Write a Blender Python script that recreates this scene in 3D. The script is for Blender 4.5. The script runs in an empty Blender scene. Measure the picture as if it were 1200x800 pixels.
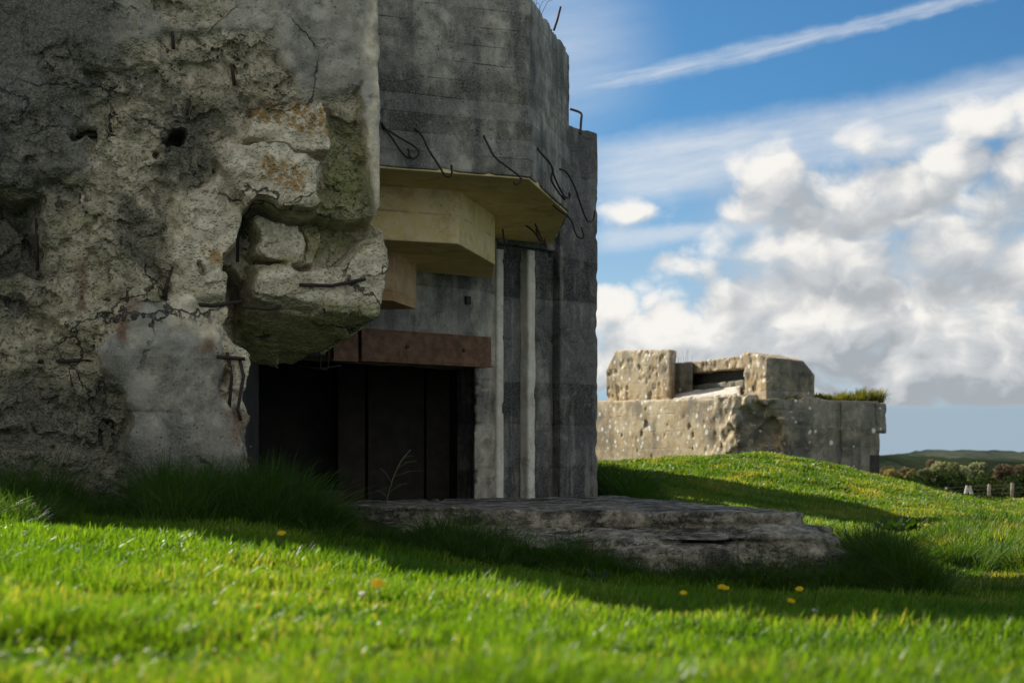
import bpy, math, random
import numpy as np
from mathutils import Vector, Matrix

random.seed(7)
rng = np.random.default_rng(7)
SC = bpy.context.scene
COL = SC.collection
F = 1667.0      # focal length in photo pixels (50 mm on a 36 mm wide, 1200 px frame)
HY = 545.0      # eye-level row; the camera sits at the origin, X right, Y away, Z up


def at(px, py, Y):
    return Vector(((px - 600) / F * Y, Y, (HY - py) / F * Y))


# ------------------------------------------------------------------ objects
def tag(o, label=None, cat=None, group=None, kind=None):
    if label: o['label'] = label
    if cat: o['category'] = cat
    if group: o['group'] = group
    if kind: o['kind'] = kind
    return o


def empty(name, loc, rz=0.0):
    o = bpy.data.objects.new(name, None)
    o.empty_display_size = .2
    o.location = loc
    o.rotation_euler = (0, 0, rz)
    COL.objects.link(o)
    return o


def link(name, me, mat, parent=None):
    o = bpy.data.objects.new(name, me)
    COL.objects.link(o)
    if mat is not None:
        me.materials.append(mat)
    if parent is not None:
        o.parent = parent
        bpy.context.view_layer.update()
        o.matrix_parent_inverse = parent.matrix_world.inverted()
    return o


def copy_tree(o, parent=None):
    c = o.copy()
    COL.objects.link(c)
    c.parent = parent
    for ch in list(o.children):
        copy_tree(ch, c)
    return c


def mesh_np(name, verts, faces_flat, face_sizes, smooth=False, attrs=None):
    me = bpy.data.meshes.new(name)
    verts = np.asarray(verts, np.float32)
    me.vertices.add(len(verts))
    me.vertices.foreach_set('co', verts.ravel())
    ff = np.asarray(faces_flat, np.int32).ravel()
    fs = np.asarray(face_sizes, np.int32)
    me.loops.add(len(ff))
    me.loops.foreach_set('vertex_index', ff)
    me.polygons.add(len(fs))
    st = np.concatenate([[0], np.cumsum(fs)[:-1]]).astype(np.int32)
    me.polygons.foreach_set('loop_start', st)
    me.polygons.foreach_set('loop_total', fs)
    if smooth:
        me.polygons.foreach_set('use_smooth', np.ones(len(fs), bool))
    for k, v in (attrs or {}).items():
        a = me.attributes.new(k, 'FLOAT', 'POINT')
        a.data.foreach_set('value', np.asarray(v, np.float32))
    me.update(calc_edges=True)
    return me


def bevel(o, wd=.008):
    m = o.modifiers.new('worn edges', 'BEVEL'); m.width = wd; m.segments = 2; m.limit_method = 'ANGLE'
    return o


class MB:
    """collects tubes, boxes and plates into one mesh"""
    def __init__(s):
        s.v = []; s.f = []

    def add(s, vs, fs):
        b = len(s.v)
        s.v += [tuple(v) for v in vs]
        s.f += [tuple(i + b for i in f) for f in fs]
        return s

    def tube(s, pts, rad, n=7, caps=True):
        pts = [Vector(p) for p in pts]
        if not hasattr(rad, '__len__'): rad = [rad] * len(pts)
        ring = []
        nx = None
        for i, p in enumerate(pts):
            t = (pts[min(i + 1, len(pts) - 1)] - pts[max(i - 1, 0)]).normalized()
            if nx is None:
                nx = t.orthogonal().normalized()
            nx = (nx - t * nx.dot(t))
            if nx.length < 1e-6: nx = t.orthogonal()
            nx.normalize()
            ny = t.cross(nx)
            ring.append([p + (nx * math.cos(a) + ny * math.sin(a)) * rad[i]
                         for a in [2 * math.pi * k / n for k in range(n)]])
        vs = [q for r in ring for q in r]
        fs = []
        for i in range(len(pts) - 1):
            for k in range(n):
                fs.append((i * n + k, i * n + (k + 1) % n, (i + 1) * n + (k + 1) % n, (i + 1) * n + k))
        if caps:
            fs.append(tuple(range(n - 1, -1, -1)))
            fs.append(tuple((len(pts) - 1) * n + k for k in range(n)))
        return s.add(vs, fs)

    def prism(s, poly, z0, z1):
        n = len(poly)
        a = sum(poly[i][0] * poly[(i + 1) % n][1] - poly[(i + 1) % n][0] * poly[i][1] for i in range(n))
        if a < 0: poly = poly[::-1]
        vs = [(x, y, z0) for x, y in poly] + [(x, y, z1) for x, y in poly]
        fs = [(i, (i + 1) % n, n + (i + 1) % n, n + i) for i in range(n)]
        fs += [tuple(range(n - 1, -1, -1)), tuple(range(n, 2 * n))]
        return s.add(vs, fs)

    def obb(s, c, ax, ay, az):
        c, ax, ay, az = map(Vector, (c, ax, ay, az))
        vs = [c + ax * i + ay * j + az * k for k in (-1, 1) for j in (-1, 1) for i in (-1, 1)]
        return s.add(vs, [(0, 2, 3, 1), (4, 5, 7, 6), (0, 1, 5, 4), (2, 6, 7, 3), (0, 4, 6, 2), (1, 3, 7, 5)])

    def build(s, name, mat, parent=None, smooth=False):
        me = bpy.data.meshes.new(name)
        me.from_pydata(s.v, [], s.f)
        if smooth:
            for p in me.polygons: p.use_smooth = True
        me.update()
        return link(name, me, mat, parent)


# ------------------------------------------------------------------ noise
def _h(ix, iy, iz, seed):
    h = (ix.astype(np.uint32) * np.uint32(374761393) + iy.astype(np.uint32) * np.uint32(668265263)
         + iz.astype(np.uint32) * np.uint32(2147483647) + np.uint32(seed * 1274126177 & 0xffffffff))
    h = (h ^ (h >> np.uint32(13))) * np.uint32(1274126177)
    h = (h ^ (h >> np.uint32(16))) * np.uint32(2246822519)
    h = h ^ (h >> np.uint32(15))
    return (h & np.uint32(0xffffff)).astype(np.float32) / np.float32(0xffffff)


def vnoise(P, scale, seed=0):
    q = np.asarray(P, np.float32) * scale + 1000.0
    i = np.floor(q).astype(np.int32)
    f = (q - i).astype(np.float32)
    f = f * f * f * (f * (f * 6 - 15) + 10)
    x, y, z = i[:, 0], i[:, 1], i[:, 2]
    r = 0
    for dx in (0, 1):
        wx = f[:, 0] if dx else 1 - f[:, 0]
        for dy in (0, 1):
            wy = f[:, 1] if dy else 1 - f[:, 1]
            for dz in (0, 1):
                wz = f[:, 2] if dz else 1 - f[:, 2]
                r = r + wx * wy * wz * _h(x + dx, y + dy, z + dz, seed)
    return r * 2 - 1


def fbm(P, scale, octv=4, seed=0, gain=.5):
    r = 0; a = 1.0
    for o in range(octv):
        r = r + a * vnoise(P, scale * 2.03 ** o, seed + o)
        a *= gain
    return r


def chunk(P, scale, seed=0, tilt=1.0):
    """each Voronoi cell gets its own offset and tilt: faceted, broken masonry. About -1..1"""
    q = np.asarray(P, np.float32) * scale + 500.0
    i0 = np.floor(q).astype(np.int32)
    best = np.full(len(q), 1e9, np.float32)
    val = np.zeros(len(q), np.float32)
    for dx in (-1, 0, 1):
        for dy in (-1, 0, 1):
            for dz in (-1, 0, 1):
                ix, iy, iz = i0[:, 0] + dx, i0[:, 1] + dy, i0[:, 2] + dz
                c = np.stack([ix + _h(ix, iy, iz, seed), iy + _h(ix, iy, iz, seed + 1),
                              iz + _h(ix, iy, iz, seed + 2)], 1)
                d = q - c
                dd = (d * d).sum(1)
                m = dd < best
                t = np.stack([_h(ix, iy, iz, seed + 3), _h(ix, iy, iz, seed + 4), _h(ix, iy, iz, seed + 5)], 1) * 2 - 1
                v = (_h(ix, iy, iz, seed + 6) * 2 - 1) * .6 + tilt * (t * d).sum(1) * .6
                val = np.where(m, v, val)
                best = np.where(m, dd, best)
    return val


def sstep(a, b, x):
    t = np.clip((x - a) / (b - a), 0, 1)
    return t * t * (3 - 2 * t)


def poly_sd(poly, X, Y):
    """signed distance to a polygon, negative inside"""
    n = len(poly)
    d = np.full(X.shape, 1e9, np.float32)
    s = np.ones(X.shape, np.float32)
    for i in range(n):
        ax, ay = poly[i]; bx, by = poly[i - 1]
        ex, ey = bx - ax, by - ay
        wx, wy = X - ax, Y - ay
        t = np.clip((wx * ex + wy * ey) / (ex * ex + ey * ey + 1e-12), 0, 1)
        d = np.minimum(d, (wx - ex * t) ** 2 + (wy - ey * t) ** 2)
        c1 = Y >= ay; c2 = Y < by; c3 = ex * wy > ey * wx
        flip = (c1 & c2 & c3) | (~c1 & ~c2 & ~c3)
        s = np.where(flip, -s, s)
    return s * np.sqrt(d)


def surface_nets(lo, hi, vox, base, detail=None, band=.15):
    lo = np.array(lo, float); hi = np.array(hi, float)
    n = np.ceil((hi - lo) / vox).astype(int) + 1
    xs = [lo[k] + vox * np.arange(n[k]) for k in range(3)]
    V = np.empty(n, np.float32)
    step = max(1, int(1_500_000 / (n[1] * n[2])))
    for a in range(0, n[0], step):
        b = min(n[0], a + step)
        G = np.stack(np.meshgrid(xs[0][a:b], xs[1], xs[2], indexing='ij'), -1).reshape(-1, 3).astype(np.float32)
        f = base(G).astype(np.float32)
        if detail is not None:
            m = np.abs(f) < band
            if m.any():
                f[m] += detail(G[m]).astype(np.float32)
        V[a:b] = f.reshape(b - a, n[1], n[2])
    # closed at the borders of the grid
    V[0] = np.maximum(V[0], .01); V[-1] = np.maximum(V[-1], .01)
    V[:, 0] = np.maximum(V[:, 0], .01); V[:, -1] = np.maximum(V[:, -1], .01)
    V[:, :, 0] = np.maximum(V[:, :, 0], .01); V[:, :, -1] = np.maximum(V[:, :, -1], .01)
    S = V < 0
    cnt = np.zeros(np.array(n) - 1, np.int8)
    cs = [(i, j, k) for i in (0, 1) for j in (0, 1) for k in (0, 1)]
    def cut(A, c): return A[c[0]:n[0] - 1 + c[0], c[1]:n[1] - 1 + c[1], c[2]:n[2] - 1 + c[2]]
    for c in cs: cnt += cut(S, c)
    act = (cnt > 0) & (cnt < 8)
    idx = np.argwhere(act)
    vid = np.full(act.shape, -1, np.int32)
    vid[act] = np.arange(len(idx))
    vals = {c: V[idx[:, 0] + c[0], idx[:, 1] + c[1], idx[:, 2] + c[2]] for c in cs}
    acc = np.zeros((len(idx), 3), np.float32); num = np.zeros(len(idx), np.float32)
    for c in cs:
        for ax in range(3):
            if c[ax] == 0:
                d = list(c); d[ax] = 1; d = tuple(d)
                va, vb = vals[c], vals[d]
                m = (va < 0) != (vb < 0)
                t = np.where(m, va / np.where(m, va - vb, 1), 0)
                p = np.tile(np.array(c, np.float32), (len(idx), 1))
                p[:, ax] += t
                acc += p * m[:, None]; num += m
    verts = lo + (idx + acc / num[:, None]) * vox
    quads = []
    for ax in range(3):
        a1, a2 = (ax + 1) % 3, (ax + 2) % 3
        sl0 = [slice(1, n[k] - 1) for k in range(3)]; sl1 = list(sl0)
        sl0[ax] = slice(0, n[ax] - 1); sl1[ax] = slice(1, n[ax])
        s0, s1 = S[tuple(sl0)], S[tuple(sl1)]
        e = np.argwhere(s0 != s1)
        if len(e) == 0: continue
        flip = s0[tuple(e.T)]
        off = np.ones(3, int); off[ax] = 0
        e = e + off
        def g(o1, o2):
            q = e.copy(); q[:, a1] += o1; q[:, a2] += o2
            return vid[q[:, 0], q[:, 1], q[:, 2]]
        q = np.stack([g(-1, -1), g(0, -1), g(0, 0), g(-1, 0)], 1)
        q[~flip] = q[~flip][:, ::-1]
        quads.append(q)
    quads = np.concatenate(quads)
    return verts.astype(np.float32), quads


def net_obj(name, mat, parent, lo, hi, vox, base, detail=None, band=.15, xf=None, attrs=None):
    v, q = surface_nets(lo, hi, vox, base, detail, band)
    at_ = {k: fn(v) for k, fn in (attrs or {}).items()}
    if xf is not None: v = xf(v)
    me = mesh_np(name, v, q, np.full(len(q), 4), smooth=True, attrs=at_)
    return link(name, me, mat, parent)


def prism_sdf(poly, z0, z1):
    """convex plan polygon between two levels"""
    P = [Vector(p) for p in poly]
    a = sum(P[i].x * P[(i + 1) % len(P)].y - P[(i + 1) % len(P)].x * P[i].y for i in range(len(P)))
    if a < 0: P = P[::-1]
    pl = []
    for i in range(len(P)):
        e = P[(i + 1) % len(P)] - P[i]
        nn = Vector((e.y, -e.x)).normalized()
        pl.append((nn.x, nn.y, nn.dot(P[i])))
    def f(G):
        r = np.maximum(z0 - G[:, 2], G[:, 2] - z1)
        for nx, ny, d in pl:
            r = np.maximum(r, G[:, 0] * nx + G[:, 1] * ny - d)
        return r
    return f


def bounds(poly, z0, z1, m=.08):
    xs = [p[0] for p in poly]; ys = [p[1] for p in poly]
    return (min(xs) - m, min(ys) - m, z0 - m), (max(xs) + m, max(ys) + m, z1 + m)


# ------------------------------------------------------------------ node helper
class T:
    def __init__(s, tree):
        s.t = tree; s.n = tree.nodes; s.l = tree.links

    def put(s, sock, v):
        if v is None: return
        if isinstance(v, bpy.types.NodeSocket): s.l.new(v, sock)
        elif isinstance(v, (tuple, list)) and sock.type == 'RGBA' and len(v) == 3: sock.default_value = (*v, 1)
        else: sock.default_value = v

    def m(s, op, a, b=None, c=None, clamp=False):
        n = s.n.new('ShaderNodeMath'); n.operation = op; n.use_clamp = clamp
        for i, v in enumerate((a, b, c)):
            if v is not None: s.put(n.inputs[i], v)
        return n.outputs[0]

    def vm(s, op, a, b=None):
        n = s.n.new('ShaderNodeVectorMath'); n.operation = op
        s.put(n.inputs[0], a)
        if b is not None: s.put(n.inputs[1], b)
        return n.outputs['Value'] if op in ('DOT_PRODUCT', 'LENGTH', 'DISTANCE') else n.outputs[0]

    def noise(s, vec, scale, detail=4, rough=.55, dist=0, out=0):
        n = s.n.new('ShaderNodeTexNoise')
        s.put(n.inputs['Vector'], vec); s.put(n.inputs['Scale'], scale)
        n.inputs['Detail'].default_value = detail; n.inputs['Roughness'].default_value = rough
        n.inputs['Distortion'].default_value = dist
        return n.outputs[out]

    def voro(s, vec, scale, out='Distance', feat='F1', rnd=1):
        n = s.n.new('ShaderNodeTexVoronoi'); n.feature = feat
        s.put(n.inputs['Vector'], vec); s.put(n.inputs['Scale'], scale)
        n.inputs['Randomness'].default_value = rnd
        return n.outputs[out]

    def ss(s, x, a, b):
        n = s.n.new('ShaderNodeMapRange'); n.interpolation_type = 'SMOOTHSTEP'
        s.put(n.inputs[0], x); s.put(n.inputs[1], a); s.put(n.inputs[2], b)
        return n.outputs[0]

    def mr(s, x, a, b, c, d):
        n = s.n.new('ShaderNodeMapRange')
        for i, v in enumerate((x, a, b, c, d)): s.put(n.inputs[i], v)
        return n.outputs[0]

    def mix(s, fac, a, b, mode='MIX'):
        n = s.n.new('ShaderNodeMix'); n.data_type = 'RGBA'; n.blend_type = mode; n.clamp_factor = True
        s.put(n.inputs[0], fac); s.put(n.inputs[6], a); s.put(n.inputs[7], b)
        return n.outputs[2]

    def xyz(s, v):
        n = s.n.new('ShaderNodeSeparateXYZ'); s.put(n.inputs[0], v); return n.outputs

    def comb(s, x, y, z):
        n = s.n.new('ShaderNodeCombineXYZ')
        for i, v in enumerate((x, y, z)): s.put(n.inputs[i], v)
        return n.outputs[0]

    def attr(s, name):
        n = s.n.new('ShaderNodeAttribute'); n.attribute_name = name
        return n.outputs['Fac']

    def pos(s):
        return s.n.new('ShaderNodeNewGeometry').outputs['Position']

    def normal(s):
        return s.n.new('ShaderNodeNewGeometry').outputs['Normal']

    def bump(s, h, strength, dist, nrm=None):
        n = s.n.new('ShaderNodeBump')
        n.inputs['Strength'].default_value = strength; n.inputs['Distance'].default_value = dist
        s.put(n.inputs['Height'], h)
        if nrm is not None: s.put(n.inputs['Normal'], nrm)
        return n.outputs[0]


def new_mat(name):
    m = bpy.data.materials.new(name); m.use_nodes = True
    m.node_tree.nodes.clear()
    t = T(m.node_tree)
    out = t.n.new('ShaderNodeOutputMaterial')
    b = t.n.new('ShaderNodeBsdfPrincipled')
    t.l.new(b.outputs[0], out.inputs[0])
    return m, t, b, out


def concrete(name, base, dark, pale=(.42, .41, .38), moss=(.045, .06, .018), board=.0, dark_amt=.5, moss_amt=.3,
             streak=.5, lichen=.0, orange=.0, fresh=False, speck=.0, wash=.0, bump=.6, rot=0.0, scale=1.0):
    m, t, b, out = new_mat(name)
    P = t.pos()
    big = t.noise(P, 1.1 * scale, 6, .62, .4)
    mid = t.noise(P, 5.5 * scale, 6, .65)
    fine = t.noise(P, 60, 5, .7)
    sv = t.vm('MULTIPLY', t.vm('ADD', P, t.vm('MULTIPLY', t.noise(P, 2.0, 3, .6, 0, 1), (.25, .25, 0))), (2.8, 2.8, .3))
    stk = t.noise(sv, 1.0 * scale, 6, .65, .3)
    col = t.mix(t.ss(t.m('ADD', t.m('MULTIPLY', mid, .6), t.m('MULTIPLY', t.noise(P, 2.3 * scale, 5, .6, .8), .4)), .40, .64), base, pale)
    # black algae and rain streaks
    k = t.m('ADD', t.m('MULTIPLY', stk, streak), t.m('MULTIPLY', big, 1 - streak))
    dk = t.ss(k, .62 - .28 * dark_amt, .78 - .28 * dark_amt)
    dk = t.m('MULTIPLY', dk, t.mr(mid, .3, .7, .65, 1))
    col = t.mix(dk, col, dark)
    if wash > 0:
        fs_ = t.noise(t.vm('MULTIPLY', P, (9, 9, .55)), 1.0, 5, .65)
        wz = t.noise(P, 1.6, 5, .65, 1.2)
        wm_ = t.m('MULTIPLY', t.ss(t.m('ADD', t.m('MULTIPLY', fs_, .55), t.m('MULTIPLY', wz, .45)), .50, .60), wash)
        col = t.mix(wm_, col, pale)
    # moss film
    ms = t.ss(t.noise(t.vm('ADD', P, (7.3, 2.1, 5.5)), 1.7 * scale, 6, .65, .5), .62 - .3 * moss_amt, .86 - .3 * moss_amt)
    col = t.mix(t.m('MULTIPLY', ms, .75), col, moss)
    # pitting
    pv = t.voro(P, 26)
    pg = t.noise(P, 3.1, 2, .5)
    pit = t.m('MULTIPLY', t.ss(pv, .22, .10), t.ss(pg, .44, .60))
    col = t.mix(t.m('MULTIPLY', pit, .8), col, (.018, .018, .016))
    h = t.m('ADD', t.m('MULTIPLY', fine, .5), t.m('MULTIPLY', mid, .9))
    h = t.m('SUBTRACT', h, t.m('MULTIPLY', pit, .9))
    if board > 0:
        z = t.xyz(P)[2]
        wob = t.m('MULTIPLY', t.noise(P, 1.3, 2, .5), .035)
        zz = t.m('DIVIDE', t.m('ADD', z, wob), board)
        fr = t.m('FRACT', zz)
        line = t.ss(t.m('ABSOLUTE', t.m('SUBTRACT', fr, .5)), .44, .498)
        wn = t.n.new('ShaderNodeTexWhiteNoise'); wn.noise_dimensions = '1D'
        t.put(wn.inputs['W'], t.m('FLOOR', zz))
        col = t.mix(.16, col, t.mix(wn.outputs[0], (.02, .02, .02), (.5, .49, .46)))
        line = t.m('MULTIPLY', line, t.ss(t.noise(P, 2.4, 4, .7), .44, .62))
        col = t.mix(t.m('MULTIPLY', line, .5), col, (.02, .02, .016))
        h = t.m('SUBTRACT', h, t.m('MULTIPLY', line, .5))

    eff = t.m('MULTIPLY', t.ss(t.noise(t.vm('ADD', P, (5.5, .3, 1.1)), 2.3, 4, .55, 1.6), .57, .70), t.ss(mid, .38, .6))
    col = t.mix(t.m('MULTIPLY', eff, .6), col, pale)
    blot = t.noise(t.vm('ADD', P, (1.5, 8.3, 2.1)), 2.9 * scale, 6, .7, .7)
    col = t.mix(t.m('MULTIPLY', t.ss(blot, .52, .68), .55), col, dark)
    if fresh:
        fa = t.attr('fresh')
        pc = t.voro(P, 38, 'Color')
        pd = t.voro(P, 38)
        g = t.xyz(pc)
        agg = t.mix(g[0], (.27, .23, .14), (.62, .54, .38))
        agg = t.mix(t.ss(g[1], .82, .9), agg, (.62, .60, .54))
        agg = t.mix(t.ss(g[2], .80, .9), agg, (.06, .055, .045))
        mort = t.mix(t.ss(t.noise(P, 7, 6, .7), .35, .68), (.18, .16, .09), (.56, .49, .33))
        ag = t.mix(t.ss(pd, .40, .30), mort, t.mix(.55, mort, agg))
        dkm = t.ss(t.noise(t.vm('ADD', P, (3.1, 9.2, .5)), 1.5, 7, .68, .6), .50, .66)
        ag = t.mix(t.m('MULTIPLY', dkm, .78), ag, (.042, .043, .026))
        gm = t.ss(t.noise(t.vm('ADD', P, (1.1, 4.2, 8.5)), 2.1, 6, .65), .52, .7)
        ag = t.mix(t.m('MULTIPLY', gm, .5), ag, (.20, .20, .065))
        col = t.mix(fa, col, ag)
        st = t.attr('stain_shade')  # stains, with edge vignette and recess shade darkened into the colour
        col = t.mix(t.m('MULTIPLY', st, .74), col, t.mix(mid, (.012, .014, .010), (.04, .046, .03)))
        ru = t.attr('rust')
        col = t.mix(t.m('MULTIPLY', ru, t.mr(stk, .35, .6, .25, .8)), col, (.15, .065, .025))
        gr = t.attr('green')
        col = t.mix(t.m('MULTIPLY', gr, t.mr(mid, .35, .65, .45, .9)), col, (.25, .25, .075))
        pl = t.attr('clean')
        cl = t.mix(t.ss(t.noise(P, 9, 6, .7), .33, .7), (.42, .36, .23), (.86, .77, .56))
        col = t.mix(t.m('MULTIPLY', pl, .86), col, cl)
        h = t.m('ADD', h, t.m('MULTIPLY', fa, t.m('MULTIPLY', t.ss(pd, .5, .1), .8)))
        h = t.m('ADD', h, t.m('MULTIPLY', fa, t.noise(P, 17, 6, .7)))
    if fresh:
        wp = t.vm('ADD', P, t.vm('MULTIPLY', t.vm('SUBTRACT', t.noise(P, 3.0, 5, .65, 0, 1), (.5, .5, .5)), (.32, .32, .32)))
        ce = t.voro(wp, 1.5, 'Distance', 'DISTANCE_TO_EDGE')
        cr = t.m('MULTIPLY', t.ss(ce, .016, .004), t.ss(t.noise(P, 1.4, 2, .5), .46, .56))
        col = t.mix(t.m('MULTIPLY', cr, .9), col, (.01, .01, .008))
        h = t.m('SUBTRACT', h, t.m('MULTIPLY', cr, 1.2))
    if lichen > 0:
        lv = t.voro(P, 4.2); lc = t.xyz(t.voro(P, 4.2, 'Color'))
        edge = t.m('ADD', lv, t.m('MULTIPLY', t.noise(P, 22, 3, .6), .14))
        sp = t.m('MULTIPLY', t.ss(edge, t.mr(lc[1], 0, 1, .26, .46), t.mr(lc[1], 0, 1, .17, .36)), t.m('GREATER_THAN', lc[0], 1 - lichen))
        col = t.mix(t.m('MULTIPLY', sp, .9), col, (.78, .76, .68))
    if orange > 0:
        ov = t.noise(t.vm('ADD', P, (4.4, 1.2, 3.3)), 3.2 * scale, 7, .75)
        og = t.noise(P, 22, 4, .7)
        om = t.m('MULTIPLY', t.ss(ov, .66 - .2 * orange, .74 - .2 * orange), t.ss(og, .45, .58))
        oa = t.attr('orange') if fresh else None
        if oa is not None: om = t.m('MULTIPLY', t.ss(og, .44, .53), oa)
        col = t.mix(t.m('MULTIPLY', om, .85), col, t.mix(og, (.20, .10, .012), (.40, .22, .03)))
    col = t.mix(t.m('MULTIPLY', t.ss(fine, .42, .66), .35), col, t.mix(.5, col, (.6, .6, .56)))
    if speck > 0:
        s1_ = t.m('ADD', t.m('MULTIPLY', t.noise(t.vm('MULTIPLY', P, (1, 1, 1.8)), 15, 10, .8), .5), t.m('MULTIPLY', t.noise(t.vm('MULTIPLY', P, (.55, .55, 2.6)), 3.2, 7, .7), .5))
        s2_ = t.noise(t.vm('ADD', P, (2, 5, 1)), 1.8, 3, .6)
        col = t.mix(t.m('MULTIPLY', t.ss(s1_, .48, .58), speck), col, dark)
        col = t.mix(t.m('MULTIPLY', t.m('MULTIPLY', t.ss(s1_, .45, .39), t.ss(s2_, .46, .60)), .85), col, pale)
    t.put(b.inputs['Base Color'], col)
    b.inputs['Roughness'].default_value = .92
    b.inputs['Specular IOR Level'].default_value = .25
    t.put(b.inputs['Normal'], t.bump(h, bump, .02))
    return m


def plain(name, c1, c2, scale=12, rough=.8, bump=.3, metal=0.0, bd=.005):
    m, t, b, out = new_mat(name)
    P = t.pos()
    n = t.noise(P, scale, 6, .65)
    t.put(b.inputs['Base Color'], t.mix(t.ss(n, .3, .7), c1, c2))
    b.inputs['Roughness'].default_value = rough
    b.inputs['Metallic'].default_value = metal
    t.put(b.inputs['Normal'], t.bump(t.noise(P, scale * 4, 4, .7), bump, bd))
    return m


def leafy(name, dark, light, tip=None, trans=.5, rough=.55, patch=.0, patch_col=(.2, .17, .05), tcol=None, spec=.22):
    m, t, b, out = new_mat(name)
    P = t.pos()
    tint = t.attr('tint'); hh = t.attr('hgt')
    col = t.mix(tint, dark, light)
    if tip: col = t.mix(t.m('MULTIPLY', t.ss(tint, .87, .97), t.ss(hh, .1, .8)), col, tip)
    if patch > 0:
        pn = t.noise(P, .9, 4, .6)
        col = t.mix(t.m('MULTIPLY', t.ss(pn, .5, .68), patch), col, patch_col)
    big = t.noise(P, .55, 3, .6)
    col = t.mix(1.0, col, t.mix(big, (.72, .74, .66), (1.15, 1.12, 1.05)), 'MULTIPLY')
    t.put(b.inputs['Base Color'], col)
    b.inputs['Roughness'].default_value = rough
    b.inputs['Specular IOR Level'].default_value = spec
    tr = t.n.new('ShaderNodeBsdfTranslucent')
    t.put(tr.inputs['Color'], t.mix(1.0, col, tcol or (1.75, 1.72, .4), 'MULTIPLY'))
    mx = t.n.new('ShaderNodeMixShader'); mx.inputs[0].default_value = trans
    t.l.new(b.outputs[0], mx.inputs[1]); t.l.new(tr.outputs[0], mx.inputs[2])
    t.l.new(mx.outputs[0], out.inputs[0])
    return m


# ------------------------------------------------------------------ light and camera
cam_d = bpy.data.cameras.new('camera')
cam = bpy.data.objects.new('camera', cam_d)
COL.objects.link(cam)
cam.location = (0, 0, 0); cam.rotation_euler = (math.pi / 2, 0, 0)
cam_d.sensor_width = 36; cam_d.lens = 50
cam_d.shift_y = (HY - 400) / 1200
cam_d.clip_start = .05; cam_d.clip_end = 20000
cam_d.dof.use_dof = True; cam_d.dof.focus_distance = 12.2; cam_d.dof.aperture_fstop = 3.2
SC.camera = cam

SUN_EL = math.radians(31.0)
SUN_AZ = math.atan2(-.66, .75)          # measured from +Y towards +X: behind the bunker, to the left
sd = Vector((math.sin(SUN_AZ) * math.cos(SUN_EL), math.cos(SUN_AZ) * math.cos(SUN_EL), math.sin(SUN_EL)))
sl = bpy.data.lights.new('sun', 'SUN'); sl.energy = 5.0; sl.angle = math.radians(.55); sl.color = (1, .93, .80)
so = bpy.data.objects.new('sun', sl); COL.objects.link(so)
so.rotation_euler = sd.to_track_quat('Z', 'Y').to_euler()
so.location = (-20, 30, 25)

w = bpy.data.worlds.new('World'); SC.world = w; w.use_nodes = True
w.node_tree.nodes.clear()


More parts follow.
